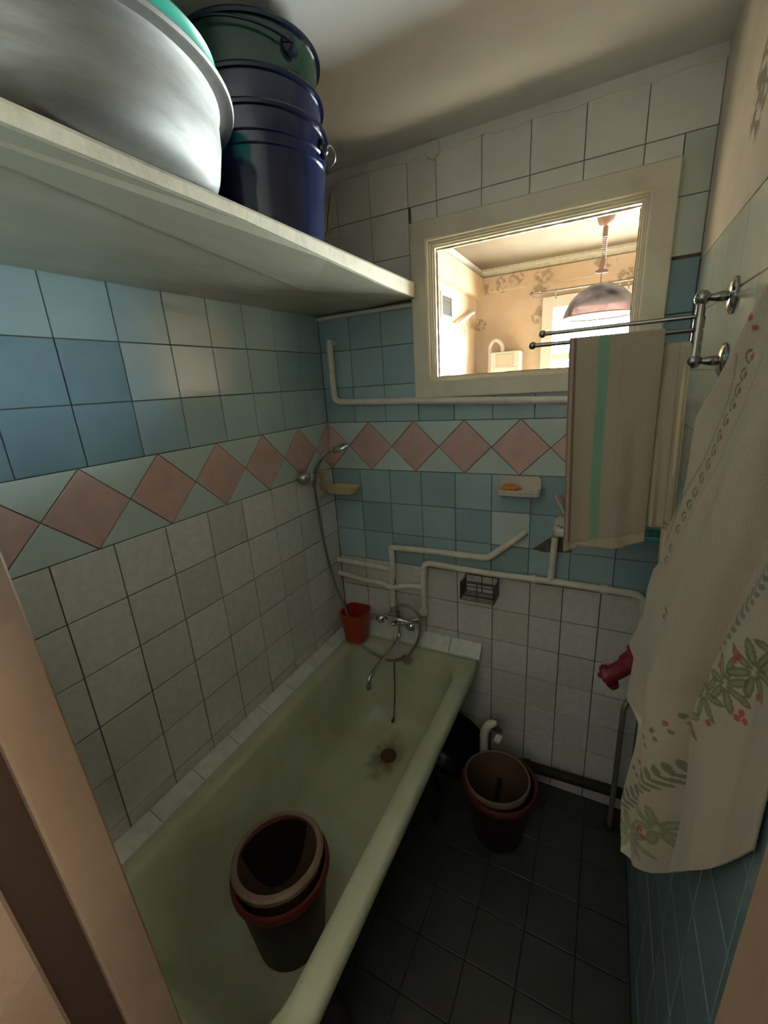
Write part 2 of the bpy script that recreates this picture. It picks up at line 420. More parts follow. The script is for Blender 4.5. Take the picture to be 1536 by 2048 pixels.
flo = mesh('floor', box(-0.12, RW+0.12, -1.56, 0.115, FL-0.12, FL-0.004), 'grout_floor'); tag(flo, kind='structure')
ce = mesh('ceiling', box(-0.12, RW+0.12, -1.56, 0.06, CEIL, CEIL+0.12), 'ceiling_paint'); tag(ce, kind='structure')

# ---- left wall tiles
ys = [-(0.1418+0.152*k) for k in range(10)]
colL = [0.0]+ys
def blue_mat(row, k):
    if row == 0: return 'tile_blue_deep' if k >= 6 else ('tile_blue' if k >= 5 else 'tile_blue_green')
    if row == 1: return 'tile_blue_deep' if k >= 6 else ('tile_blue_green' if k >= 2 else 'tile_blue')
    return 'tile_blue' if k >= 5 else 'tile_blue_green'
for row, (z0, z1) in enumerate(((0.0, 0.150), (0.150, 0.300), (0.300, 0.463))):
    for k in range(len(colL)-1):
        y1 = colL[k]; y0 = max(colL[k+1], -1.47)
        if y1-y0 > 0.02: tile(wl, 'left', R(y0, y1, z0, z1), blue_mat(row, k))
BH = 0.212; DD = 0.2154
def band(parent, plane, a0, a1, sign):
    n = 0
    while n*DD < a1+DD:
        c = n*DD
        def clip(poly):
            out = []
            for i in range(len(poly)):
                p, q = poly[i], poly[(i+1) % len(poly)]
                inp = p[0] <= a1; inq = q[0] <= a1
                if inp: out.append(p)
                if inp != inq:
                    t = (a1-p[0])/(q[0]-p[0]); out.append((a1, p[1]+t*(q[1]-p[1])))
            pol = out; out = []
            for i in range(len(pol)):
                p, q = pol[i], pol[(i+1) % len(pol)]
                inp = p[0] >= a0; inq = q[0] >= a0
                if inp: out.append(p)
                if inp != inq:
                    t = (a0-p[0])/(q[0]-p[0]); out.append((a0, p[1]+t*(q[1]-p[1])))
            return out
        for poly, m in (([(c, -BH), (c+DD/2, -BH/2), (c, 0), (c-DD/2, -BH/2)], 'tile_pink'),
                        ([(c, 0), (c+DD/2, -BH/2), (c+DD, 0)], 'tile_aqua'), ([(c, -BH), (c+DD, -BH), (c+DD/2, -BH/2)], 'tile_aqua')):
            pp = clip(poly)
            if len(pp) >= 3 and max(p[0] for p in pp)-min(p[0] for p in pp) > 0.015:
                pp = [(sign*a, b) for a, b in pp]
                ar = sum(pp[i][0]*pp[(i+1) % len(pp)][1]-pp[(i+1) % len(pp)][0]*pp[i][1] for i in range(len(pp)))
                if ar < 0: pp = pp[::-1]
                tile(parent, plane, pp, m, gap=0.0024)
        n += 1
band(wl, 'left', 0.0, 1.47, -1)
gy = [0.0]+[-(0.120+0.1535*k) for k in range(9)]+[-1.47]
gz = [-BH-0.157*k for k in range(6)]
for i in range(5):
    for k in range(len(gy)-1):
        tile(wl, 'left', R(gy[k+1], gy[k], gz[i+1], gz[i]), 'tile_grey' if (i*3+k) % 4 else 'tile_grey_warm', gap=0.0035)
for k in range(len(gy)-1):
    tile(wl, 'left', R(gy[k+1], gy[k], -1.12, gz[5]), 'tile_grey_warm', gap=0.0035)

# ---- back wall tiles
CX0, CX1, CZ0, CZ1 = 0.452, 1.272, 0.090, 0.70          # outer edge of the window casing
bx = [0.0]+[0.152+0.1512*k for k in range(8)]+[RW]
def outside(a0, a1, b0, b1):
    """the pieces of a rectangular tile left over outside the window casing"""
    if a1 <= CX0+.003 or a0 >= CX1-.003 or b1 <= CZ0+.003 or b0 >= CZ1-.003: return [(a0, a1, b0, b1)]
    out = []
    if a0 < CX0: out.append((a0, CX0, b0, b1))
    if a1 > CX1: out.append((CX1, a1, b0, b1))
    m0, m1 = max(a0, CX0), min(a1, CX1)
    if b0 < CZ0: out.append((m0, m1, b0, CZ0))
    if b1 > CZ1: out.append((m0, m1, CZ1, b1))
    return [q for q in out if q[1]-q[0] > .012 and q[3]-q[2] > .012]
for i, (z0, z1) in enumerate(((0.0, .150), (.150, .301), (.301, .449))):
    for k in range(len(bx)-1):
        for q in outside(bx[k], bx[k+1], z0, z1): tile(wb, 'back', R(*q), 'tile_dark_blue' if k > 6 and i > 0 else ('tile_back_blue' if (k+i) % 3 else 'tile_back_teal'))
ux = [0.0, 0.140, 0.288, 0.443, 0.552, 0.711, 0.865, 1.021, 1.178, RW]
for i, (z0, z1) in enumerate(((.456, .607), (.607, .757), (.757, .903))):
    for k in range(len(ux)-1):
        for q in outside(ux[k], ux[k+1], z0, z1): tile(wb, 'back', R(*q), 'tile_right' if q[0] > CX1-.004 and i < 2 else 'tile_white', gap=0.0022)
band(wb, 'back', 0.0, RW, 1)
rz = [-BH, -.364, -.508, -.655]
for i in range(3):
    for k in range(len(bx)-1):
        m = 'tile_aqua' if (i, k) == (1, 5) else ('tile_back_blue' if (i*2+k) % 3 else 'tile_back_teal')
        tile(wb, 'back', R(bx[k], bx[k+1], rz[i+1], rz[i]), m)
gx = [0.0, 0.145, 0.300, 0.453, 0.610, 0.766, 0.912, 1.040, 1.173, 1.262, RW]
gx = [0.0, 0.145, 0.300, 0.453, 0.610, 0.766, 0.918, 1.042, 1.176, RW]
bz = [-.655-.152*k for k in range(7)]+[FL]
for i in range(len(bz)-1):
    for k in range(len(gx)-1):
        tile(wb, 'back', R(gx[k], gx[k+1], bz[i+1], bz[i]), 'tile_grey' if (i+k) % 3 else 'tile_grey_warm', gap=0.0035)
# ---- right wall: tiles to 0.44, wallpaper above
ry = [0.0, 0.070, 0.220, 0.370, 0.520, 0.665, 0.815, 0.965, 1.115, 1.265, 1.415, 1.47]
rzz = [0.437-0.1505*k for k in range(14)]+[FL]
for i in range(len(rzz)-1):
    for k in range(len(ry)-1):
        m = 'tile_right' if i < 5 else 'tile_dark_blue'
        tile(wr, 'right', R(ry[k], ry[k+1], rzz[i+1], rzz[i]), m, gap=0.003)
mesh('wallpaper', box(RW, RW+0.004, -1.475, 0.0, 0.4375, CEIL), 'wallpaper_right', wr)
# ---- floor tiles
fx = [0.02, 0.22, 0.382, 0.544, 0.706, 0.868, 1.029, 1.190, RW]
fy = [0.0, -0.119, -0.281, -0.443, -0.605, -0.767, -0.929, -1.091, -1.253, -1.415, -1.475]
for i in range(len(fy)-1):
    for k in range(len(fx)-1):
        tile(flo, 'floor', R(fx[k], fx[k+1], fy[i+1], fy[i]), 'tile_floor', gap=0.004)

# ---- plaster at the top of the back wall: cracked block on the left and an uneven strip under the ceiling
bp3 = lambda d0: (lambda a, b, d: (a, -d, b))
mesh('plaster_patch', prism([(0, .748), (.060, .742), (.100, .746), (.108, .80), (.126, .862), (.150, .878), (.190, .901), (.29, .900), (.30, .93), (0, .93)], bp3(0), -0.003, 0.016), 'plaster', wb, smooth=30)
mesh('crack', tube([(.101, -.0155, .746), (.109, -.0155, .80), (.127, -.0155, .862), (.134, -.0155, .868)], [.0016, .0018, .0012, .0004], 6), 'cement', wb)
st = [(0.295, 0.93), (0.295, 0.902)]
for k in range(1, 40): st.append((0.295+1.05*k/40, 0.897+0.004*math.sin(k*.9)+random.uniform(-.003, .003)))
st += [(RW, 0.898), (RW, 0.93)]
mesh('plaster_strip', prism(st[::-1], bp3(0), -0.003, 0.0025), 'tile_white', wb)
lump = [(0.525, .885), (0.55, .872), (0.572, .893), (0.566, .925), (.53, .925)]
mesh('plaster_lump', prism(lump, bp3(0), 0, 0.016), 'plaster', wb)
# broken tile showing the cement
mesh('cement_patch', prism([(.921, -.506), (.955, -.478), (.985, -.452), (1.02, -.436), (1.06, -.445), (1.065, -.500), (1.0, -.512), (.955, -.514)], bp3(0), -0.003, 0.0025), 'cement', wb)

# ---- slanted tiles sealing the bath to the walls
for k in range(9):
    a = -0.055-0.155*k; b = max(a-0.1525, -1.47)
    v = [(0.003, a, -1.038), (0.003, b, -1.038), (0.068, b, -1.064), (0.068, a, -1.064), (0.003, a, -1.072), (0.003, b, -1.072), (0.064, b, -1.074), (0.064, a, -1.074)]
    mesh('ledge_tile', (v, [(0, 1, 2, 3), (7, 6, 5, 4), (0, 4, 5, 1), (1, 5, 6, 2), (2, 6, 7, 3), (3, 7, 4, 0)]), 'tile_ledge', wl)
for k in range(5):
    a = 0.006+0.1435*k; b = a+0.141
    v = [(a, -0.003, -0.992), (b, -0.003, -0.992), (b, -0.046, -1.046), (a, -0.046, -1.046), (a, -0.003, -1.05), (b, -0.003, -1.05), (b, -0.043, -1.058), (a, -0.043, -1.058)]
    mesh('ledge_tile', (v, [(0, 1, 2, 3), (7, 6, 5, 4), (0, 4, 5, 1), (1, 5, 6, 2), (2, 6, 7, 3), (3, 7, 4, 0)]), 'tile_ledge', wb)

# ---- door frame the photo is taken through
d1 = struct('door_1', (0.9, -1.50, FL))
def lean(vf, k=0.025):
    v, f = vf; return [(p[0], p[1]-(p[2])*k, p[2]) for p in v], f
mesh('jamb', lean(box(0.555, 0.600, -1.520, -1.462, FL, 0.42, 0.003)), 'jamb_paint', d1)
mesh('rebate', lean(box(0.555, 0.585, -1.566, -1.520, FL, 0.42)), 'jamb_gap', d1)
mesh('outer_casing', lean(box(0.40, 0.598, -1.612, -1.566, FL, 0.42, 0.004)), 'jamb_paint', d1)
mesh('jamb', lean(box(1.213, 1.262, -1.520, -1.462, FL, 0.42, 0.003)), 'jamb_paint', d1)
mesh('rebate', lean(box(1.228, 1.262, -1.566, -1.520, FL, 0.42)), 'jamb_gap', d1)
mesh('outer_casing', lean(box(1.215, 1.40, -1.612, -1.566, FL, 0.42, 0.004)), 'jamb_paint', d1)
mesh('head', box(0.40, 1.40, -1.612, -1.475, 0.42, 0.48), 'jamb_paint', d1)
# hall behind the photographer
tag(mesh('floor_hall', box(-0.5, 2.2, -2.9, -1.56, FL-0.1, FL-0.004), 'hall_floor'), kind='structure')
tag(mesh('ceiling_hall', box(-0.5, 2.2, -2.9, -1.56, CEIL, CEIL+0.1), 'ceiling_paint'), kind='structure')
tag(mesh('wall_hall_left', box(-0.6, -0.5, -2.9, -1.475, FL-0.1, CEIL+0.1), 'hall_paint'), kind='structure')
tag(mesh('wall_hall_right', box(2.2, 2.3, -2.9, -1.475, FL-0.1, CEIL+0.1), 'hall_paint'), kind='structure')
tag(mesh('wall_hall_back', box(-0.6, 2.3, -3.0, -2.9, FL-0.1, CEIL+0.1), 'hall_paint'), kind='structure')
hd_ = struct('trim_4', (0.85, -2.89, FL))  # unseen dark panels added to cut light from the lower hall
mesh('light_absorber', box(-0.5, 2.2, -2.9, -2.885, FL, -0.25), 'absorber_brown', hd_)
mesh('light_absorber', box(-0.5, -0.485, -2.885, -1.585, FL, -0.25), 'absorber_brown', hd_)
mesh('light_absorber', box(2.185, 2.2, -2.885, -1.585, FL, -0.25), 'absorber_brown', hd_)

# ---- interior window
w1 = struct('window_1', ((CX0+CX1)/2, 0, CZ0))
mesh('casing', frame_rect(CX0, CX1, CZ0, CZ1, [(0, 0.004), (0, -0.020), (0.004, -0.024), (0.060, -0.026), (0.066, -0.022), (0.068, -0.012), (0.068, 0.004)]), 'casing_paint', w1, smooth=35)
mesh('sash', frame_rect(CX0+.068, CX1-.068, CZ0+.058, CZ1-.068, [(-0.01, 0.048), (-0.01, -0.008), (0.002, -0.012), (0.006, -0.010), (0.007, -0.003), (0.012, -0.003), (0.014, 0.006), (0.018, 0.006), (0.0195, 0.03), (0.0195, 0.048)]), 'casing_paint', w1, smooth=35)
# uneven putty bead round the pane
pb = []
px0, px1, pz0, pz1 = CX0+.085, CX1-.085, CZ0+.075, CZ1-.085
per = []
for (a, b) in (((px0, pz0), (px1, pz0)), ((px1, pz0), (px1, pz1)), ((px1, pz1), (px0, pz1)), ((px0, pz1), (px0, pz0))):
    for k in range(40): per.append((a[0]+(b[0]-a[0])*k/40, 0.027, a[1]+(b[1]-a[1])*k/40))
mesh('putty', tube(per, [0.0055+0.0022*random.random() for _ in per], 6, closed=True), 'putty', w1, smooth=60)
mesh('pane', box(px0-.004, px1+.004, 0.030, 0.033, pz0-.004, pz1+.004), 'pane_glass', w1)

# =============================================================== KITCHEN beyond the window
KX, KY = 0.165, 1.93
tag(mesh('wall_kitchen_left', box(KX-0.1, KX, 0.115, KY+0.1, FL-0.1, CEIL+0.1), 'wallpaper_kitchen'), kind='structure')
tag(mesh('wall_kitchen_right', box(KR, KR+0.1, 0.0, KY+0.1, FL-0.1, CEIL+0.1), 'wallpaper_kitchen'), kind='structure')
QX0, QX1, QZ0, QZ1 = 0.70, 2.00, -0.76, 0.655
kb = cat(box(KX, QX0, KY, KY+0.12, FL-0.1, CEIL+0.1), box(QX1, KR, KY, KY+0.12, FL-0.1, CEIL+0.1), box(QX0, QX1, KY, KY+0.12, FL-0.1, QZ0), box(QX0, QX1, KY, KY+0.12, QZ1, CEIL+0.1))
tag(mesh('wall_kitchen_back', kb, 'wallpaper_kitchen'), kind='structure')
tag(mesh('floor_kitchen', box(KX-.1, KR+.1, 0.115, KY+.1, FL-.1, FL), 'kitchen_floor'), kind='structure')
tag(mesh('ceiling_kitchen', box(KX-.1, KR+.1, 0.06, KY+.12, CEIL, CEIL+.12), 'kitchen_ceiling'), kind='structure')
cp = [(0, 0), (0.052, 0), (0.048, -0.012), (0.022, -0.03), (0.012, -0.046), (0, -0.05)]
cv = [[(KX+a, KY, CEIL+b) for a, b in cp]]
t1 = struct('trim_1', (1.3, KY, CEIL-0.05))
mesh('cornice', loft([[(KX+a, KY-a, CEIL+b) for a, b in cp], [(KR, KY-a, CEIL+b) for a, b in cp]], True, True), 'cornice_foam', t1)
mesh('cornice', loft([[(KX+a, 0.13, CEIL+b) for a, b in cp], [(KX+a, KY-a, CEIL+b) for a, b in cp]], True, True), 'cornice_foam', t1)
t2 = mesh('trim_2', box(KX, KX+0.055, 0.13, KY-0.001, 0.735, CEIL-0.049), 'beam_paint'); tag(t2, kind='structure')
t3 = mesh('trim_3', box(0.22, KR, KY-0.022, KY-0.001, 0.775, CEIL-0.049, 0.003), 'wallpaper_kitchen'); tag(t3, kind='structure')
w2 = struct('window_2', ((QX0+QX1)/2, KY, QZ0))
mesh('frame', frame_rect(QX0-0.04, QX1+0.04, QZ0-0.04, QZ1+0.03, [(0, KY), (0, KY-0.02), (0.075, KY-0.02), (0.085, KY+0.0), (0.085, KY+0.06), (0, KY+.06)]), 'kitchen_white', w2)
mesh('mullion', box(1.32, 1.38, KY+0.0, KY+0.05, QZ0+.04, QZ1-.05, 0.004), 'kitchen_white', w2)
mesh('transom', box(QX0+.04, 1.32, KY+0.0, KY+0.05, 0.25, 0.30, 0.004), 'kitchen_white', w2)
for (a, b, c, d) in ((QX0+.045, 1.32, QZ0+.045, .25), (QX0+.045, 1.32, .30, QZ1-.055), (1.38, QX1-.045, QZ0+.045, QZ1-.055)):
    mesh('pane', box(a, b, KY+0.022, KY+0.026, c, d), 'pane_glass', w2)

# pendant lamp
LX, LY = 1.058, 1.20
lp = thing('pendant_lamp', (LX, LY, 0.44), 'brown pendant lamp with patterned glass dome hanging in the kitchen', 'lamp')
mesh('ceiling_cap', lathe([(0, CEIL), (0.044, CEIL), (0.044, CEIL-.010), (0.036, CEIL-.036), (0.022, CEIL-.05), (0.014, CEIL-.052), (0, CEIL-.048)], (LX, LY, 0), 24), 'lamp_brown', lp, smooth=40)
mesh('stem', tube([(LX, LY, CEIL-.045), (LX, LY, .83)], 0.013, 12), 'lamp_brown', lp, smooth=40)
co = [(LX+0.011*math.cos(k*0.7), LY+0.011*math.sin(k*0.7), .83-.10*k/100) for k in range(101)]
mesh('coil_cord', tube(co, 0.0028, 6), 'lamp_brown', lp, smooth=60)
mesh('lower_stem', tube([(LX, LY, .735), (LX-.002, LY, .70), (LX-.006, LY, .675)], [0.011, 0.016, 0.013], 12), 'lamp_brown', lp, smooth=40)
mesh('hook', tube([(LX-.035, LY, .668), (LX-.006, LY, .672), (LX+.03, LY, .664)], [0.005, 0.014, 0.005], 10), 'lamp_brown', lp, smooth=40)
mesh('hanger', tube([(LX-.004, LY, .672), (LX-.004, LY, .61)], 0.003, 8), 'lamp_brown', lp)
sh = [(0.012, .612), (0.06, .602), (0.11, .575), (0.15, .535), (0.178, .485), (0.19, .445)]
prof = sh+[(0.1865, .445)]+[(r-.0035, h-.003) for r, h in sh[::-1]]
mesh('shade', lathe(prof, (LX, LY, 0), 48, None), 'shade_glass', lp, smooth=40)
mesh('shade_rim', tube([(LX+.189*math.cos(a/24*math.pi), LY+.189*math.sin(a/24*math.pi), .445) for a in range(48)], 0.004, 6, True), 'lamp_brown', lp, smooth=60)

# curtain rod
cr = thing('curtain_rod', (1.5, KY-.06, .73), 'grey metal curtain rod with openwork finial above the kitchen window', 'curtain rod')
mesh('rod', tube([(0.66, KY-.06, .715), (2.2, KY-.06, .715)], 0.0065, 10), 'rod_grey', cr, smooth=40)
for s in range(4):
    a = s*math.pi/2
    mesh('finial_rib', tube(smoothpath([(0.575, KY-.06, .715), (0.61, KY-.06+.028*math.cos(a), .715+.028*math.sin(a)), (0.645, KY-.06+.028*math.cos(a), .715+.028*math.sin(a)), (0.66, KY-.06, .715)], 4), 0.003, 6), 'rod_grey', cr)
o = mesh('finial_tip', lathe([(0, -.03), (.009, -.012), (.010, 0), (0, .006)], (0, 0, 0), 12), 'rod_grey', cr)
o.rotation_euler = (0, math.radians(90), 0); o.location = Vector((0.57, KY-.06, .715+Z0))-WORLD[cr]
for x in (0.75, 1.15, 1.2, 1.235, 1.27):
    mesh('curtain_ring', tube([(x, KY-.06+.017*math.cos(a*math.pi/7), .708+.02*math.sin(a*math.pi/7)) for a in range(14)], 0.0025, 6, True), 'rod_grey', cr)
    mesh('curtain_clip', tube([(x, KY-.06, .688), (x+.004, KY-.06, .66)], [0.003, 0.005], 6), 'rod_grey', cr)

# gas water heater
gh = thing('gas_water_heater', (0.425, KY-.1, -.25), 'white gas water heater with arched pipe on the kitchen wall', 'water heater')
mesh('body', box(0.315, 0.535, KY-.16, KY-.001, -.25, .335, 0.012, 2), 'kitchen_white', gh, smooth=40)
mesh('front_panel', box(0.345, 0.505, KY-.168, KY-.158, -.05, .225, 0.004), 'kitchen_white', gh)
mesh('burner_window', box(0.36, 0.49, KY-.163, KY-.158, .235, .32, 0.004), 'heater_panel', gh)
mesh('flue_pipe', tube(smoothpath([(0.30, KY-.1, -.20), (0.30, KY-.1, .30), (0.305, KY-.1, .385), (.345, KY-.1, .425), (.39, KY-.1, .385), (.395, KY-.1, .335)], 6), 0.015, 12), 'kitchen_white', gh, smooth=50)
mesh('label_plate', box(0.385, 0.455, KY-.171, KY-.167, .17, .185), 'heater_panel', gh)
# vent grille
vg = thing('vent_grille', (KX, 1.2, .52), 'square ventilation grille in white frame high on the kitchen wall', 'vent')
def yz_frame(y0, y1, z0, z1, x, w, d):
    return cat(box(x, x+d, y0, y1, z0, z0+w), box(x, x+d, y0, y1, z1-w, z1), box(x, x+d, y0, y0+w, z0+w, z1-w), box(x, x+d, y1-w, y1, z0+w, z1-w))
mesh('frame', yz_frame(1.09, 1.31, .535, .685, KX+0.0005, .018, .012), 'kitchen_white', vg)
mesh('back_plate', box(KX+.0005, KX+.003, 1.108, 1.292, .553, .667), 'vent_grey', vg)
for k in range(9): mesh('slat', box(KX+.003, KX+.009, 1.108, 1.292, .557+.0125*k, .562+.0125*k), 'vent_grey', vg)
gp = mesh('gas_pipe', tube(fillet([(KX+.03, 0.75, .50), (KX+.03, 1.32, .50), (KX+.03, 1.72, .625), (KX+.03, 1.75, .625)], .05), .013, 12), 'kitchen_white', smooth=50)
tag(gp, 'white bent gas pipe under the vent on the kitchen wall', 'pipe')

# =============================================================== SHELF AND WHAT STANDS ON IT
sf = thing('shelf', (0.23, -0.73, .452), 'deep painted wooden shelf high along the left wall', 'shelf')
xy = lambda a, b, d: (a, b, d)
def under(x, y):
    zf = np.interp(y, [-1.473, -.9, -.27, 0], [.477, .480, .456, .4535]); zr = np.interp(y, [-1.473, 0], [.430, .441])
    return float(zr+(zf-zr)*x/.466)
seam = [(.19, -.006), (.222, -.2), (.253, -.391), (.30, -.705), (.345, -1.007), (.38, -1.23), (.419, -1.473)]
fpo = [(.466, -1.473), (.466, -1.2), (.466, -.9), (.466, -.6), (.466, -.27), (.466, -.026)] + seam
rpo = [(.003, -1.473)] + [(a-.001, b) for a, b in seam[::-1]] + [(.003, -.006), (.003, -.5), (.003, -1.0)]
mesh('front_plank', loft([[(a, b, under(a, b)) for a, b in fpo], [(a, b, .504) for a, b in fpo]], True, True), 'shelf_paint', sf)
mesh('rear_plank', loft([[(a, b, under(a, b)+.005) for a, b in rpo], [(a, b, .503) for a, b in rpo]], True, True), 'shelf_paint', sf)
es = [(-1.473, .477), (-1.2, .479), (-.9, .480), (-.6, .469), (-.27, .456), (-.03, .4535)]
mesh('edge_strip', loft([[(.4665, y, z+.001), (.4725, y, z+.001), (.4735, y, .500), (.4700, y, .5065), (.4665, y, .5065)] for y, z in es], True, True), 'shelf_edge_paint', sf)
mesh('batten', box(.003, .452, -.018, -.003, .429, .4415, .002), 'casing_paint', sf)

def basin_prof(h, rt_, rb, lip, t=0.002, corner=0.05):
    out = [(0, 0), (rb-corner, 0)]
    for k in range(1, 7):
        a = math.radians(-90+75*k/6); out.append((rb-corner+corner*math.cos(a)*1.0, corner+corner*math.sin(a)))
    out += [(rb+(rt_-rb)*0.55, h*0.6), (rt_-.004, h-.012), (rt_, h-.005), (rt_+lip*.6, h-.004), (rt_+lip, h-.008), (rt_+lip+.002, h-.003), (rt_+lip, h+.001), (rt_, h+.002)]
    out += [(rt_-.004-t, h-.012), (rb+(rt_-rb)*0.55-t, h*.6), (rb-.012, corner+.0), (rb-corner-.0, t+.001), (0, t+.001)]
    return out
ab = thing('aluminium_basin', (.268, -1.105, .507), 'large dented aluminium wash basin standing on the shelf', 'basin')
mesh('bowl', lathe(basin_prof(.143, .275, .262, .023, corner=.055), (.268, -1.105, .507), 96), 'aluminium', ab, smooth=40)
tb = thing('plastic_basin', (.330, -1.058, .512), 'turquoise plastic basin standing inside the aluminium basin', 'basin')
mesh('bowl', lathe([(0, 0), (.125, 0), (.14, .015), (.165, .105), (.178, .176), (.194, .181), (.2015, .189), (.198, .194), (.176, .187), (.162, .105), (.136, .021), (.115, .006), (0, .006)], (.330, -1.058, .5125), 72), 'plastic_teal', tb, smooth=40)

BXC, BYC = .328, -.648
def bucket(name, z, h, rb, rt_, rim, mat, rimmat, label, ear_ang, group=None, ribs=()):
    t = thing(name, (BXC, BYC, z), label, 'bucket', group)
    prof = [(0, .006), (rb-.004, .006), (rb-.002, 0), (rb, 0)]
    ks = sorted([(q, 0) for q in (0.25, 0.5, 0.97)]+[(q-.012, 0) for q in ribs]+[(q, 1) for q in ribs]+[(q+.012, 0) for q in ribs])
    for q, b in ks: prof.append((rb+(rt_-rb)*q+(.003 if b else 0), h*q))
    prof += [(rt_, h), (rt_-.002, h), (rb-.002, .008), (0, .008)]
    mesh('body', lathe(prof, (BXC, BYC, z), 72), mat, t, smooth=35)
    mesh('rim', lathe([(rt_-.002, h-.006), (rt_+rim, h-.006), (rt_+rim+.001, h), (rt_+rim-.001, h+.004), (rt_-.002, h+.003), (rt_-.002, h-.006)], (BXC, BYC, z), 72), rimmat, t, smooth=35)
    pts = []
    for s in (0, math.pi):
        a = math.radians(ear_ang)+s; c, sn = math.cos(a), math.sin(a)
        e = (BXC+(rt_+.006)*c, BYC+(rt_+.006)*sn, z+h-.035); pts.append((e, a))
        ear = mesh('ear', lathe([(0, 0), (.02, 0), (.02, .006), (.012, .009), (.006, .014), (0, .014)], (0, 0, 0), 16), rimmat, t)
        ear.location = Vector((BXC+(rt_-.004)*c, BYC+(rt_-.004)*sn, z+h-.035+Z0))-WORLD[t]; ear.rotation_euler = (0, math.radians(90), a)
    return t, pts
blue1, p1 = bucket('metal_bucket', .505, .232, .138, .164, .006, 'enamel_blue', 'enamel_rim', 'shiny dark blue metal bucket at the bottom of the bucket stack', 18, 'stacked metal buckets', ribs=(.70, .80))
blue2, p2 = bucket('metal_bucket', .569, .231, .128, .160, .006, 'enamel_blue', 'enamel_rim', 'dark blue metal bucket in the middle of the bucket stack', 70, 'stacked metal buckets')
green, p3 = bucket('metal_bucket', .630, .256, .120, .160, .006, 'enamel_green', 'enamel_rim', 'dark green metal bucket on top of the bucket stack', -16, 'stacked metal buckets')
def bail(t, pts, mat, drop, rr=.0025):
    (e0, a0), (e1, a1) = pts
    mid = (Vector(e0)+Vector(e1))/2; ax = (Vector(e1)-Vector(e0)); rad = ax.length/2+.004; ax.normalize()
    side = Vector((-ax.y, ax.x, 0)); pth = []
    for k in range(33):
        a = math.pi*k/32; pth.append(mid-ax*rad*math.cos(a)+(side*math.cos(drop)-Vector((0, 0, 1))*math.sin(drop))*rad*math.sin(a)*1.04)
    mesh('bail', tube(pth, rr, 8), mat, t, smooth=60)
bail(green, p3, 'enamel_rim', math.radians(-8))
# loop of the lower bucket's handle by its ear
e, a = p1[0]; c, sn = math.cos(a), math.sin(a)
q = Vector(e)
mesh('bail', tube(smoothpath([q+Vector((0, 0, .002)), q+Vector((c*.010, sn*.010, .006)), q+Vector((c*.016, sn*.016+.006, -.004)), q+Vector((c*.010, sn*.010+.016, -.018)), q+Vector((-.008, .026, -.024))], 6), .0022, 8), 'steel_wire', blue1, smooth=60)

# =============================================================== PIPES
YP = -.032
up_ = thing('heating_pipe', (.07, YP, .06), 'white painted pipe running under the interior window', 'pipe')
mesh('pipe_run', tube(fillet([(.071, YP, .330), (.071, YP, .092), (.45, YP, .082), (1.01, YP, .064), (1.335, YP, .055)], .035), .0135, 14), 'pipe_paint', up_, smooth=50)
mesh('wall_stub', tube(fillet([(.071, YP, .322), (.071, YP, .337), (.071, -.002, .337)], .012), .0135, 14), 'pipe_paint', up_, smooth=50)
hp = thing('hot_water_pipe', (.30, YP, -.85), 'white painted water pipe with left branch feeding the mixer tap', 'pipe')
mesh('riser', tube(smoothpath([(.306, YP, -.56), (.308, YP, -.68), (.299, YP, -.752), (.298, YP, -.858)], 5), .0135, 14), 'pipe_paint', hp, smooth=50)
mesh('upper_branch', tube(fillet([(.306, YP, -.566), (.522, YP, -.559), (.752, YP, -.558), (.875, YP, -.449), (.89, -.004, -.440)], .03), .0135, 14), 'pipe_paint', hp, smooth=50)
mesh('left_branch', tube(fillet([(.006, YP, -.668), (.10, YP, -.670), (.30, YP, -.676)], .03), .012, 14), 'pipe_paint', hp, smooth=50)
mesh('coupling', icyl((.298, YP, -.84), (.298, YP, -.865), .018), 'pipe_paint', hp, smooth=40)
cw = thing('cold_water_pipe', (.90, YP, -.88), 'long white painted water pipe crossing the back wall below the blue tiles', 'pipe')
mesh('main_run', tube(fillet([(.457, YP, -.885), (.463, YP, -.617), (.752, YP, -.626), (.996, YP, -.621), (1.312, YP, -.624), (1.318, YP, -.80), (1.318, -.05, -1.0)], .04), .0135, 14), 'pipe_paint', cw, smooth=50)
mesh('left_branch', tube(smoothpath([(.006, YP-.004, -.738), (.072, YP-.004, -.744), (.16, YP-.006, -.754), (.245, YP-.012, -.749), (.308, YP-.022, -.761), (.381, YP-.012, -.743), (.458, YP, -.742)], 5), .012, 14), 'pipe_paint', cw, smooth=50)
mesh('basin_branch', tube([(1.005, YP, -.437), (.997, YP, -.621)], .0125, 14), 'pipe_paint', cw, smooth=50)
for p in (((.462, YP, -.648), (.462, YP, -.668)), ((.457, YP, -.855), (.457, YP, -.878)), ((.925, YP, -.622), (.945, YP, -.622)), ((1.17, YP, -.622), (1.195, YP, -.622)), ((.452, YP, -.742), (.44, YP, -.742))):
    mesh('coupling', icyl(p[0], p[1], .018, seg=12), 'pipe_paint', cw, smooth=40)
mesh('drain_cock', icyl((.937, YP, -.63), (.937, YP, -.652), .006, seg=8), 'pipe_paint', cw)
mesh('drain_cock', icyl((.425, YP, -.652), (.455, YP, -.652), .008, seg=8), 'pipe_paint', cw)
vp = thing('standing_pipe', (1.285, -.10, FL), 'thin grey upright pipe in the corner beside the printed towel', 'pipe')
mesh('pipe_run', tube(fillet([(1.318, -.052, -1.0), (1.318, -.055, -1.02), (1.285, -.10, -1.06), (1.285, -.10, FL+.012)], .02), .010, 12), 'hose_grey', vp, smooth=50)
mesh('floor_flange', lathe([(0, 0), (.022, 0), (.022, .006), (.014, .014), (0, .014)], (1.285, -.10, FL), 20), 'iron_dark', vp, smooth=40)
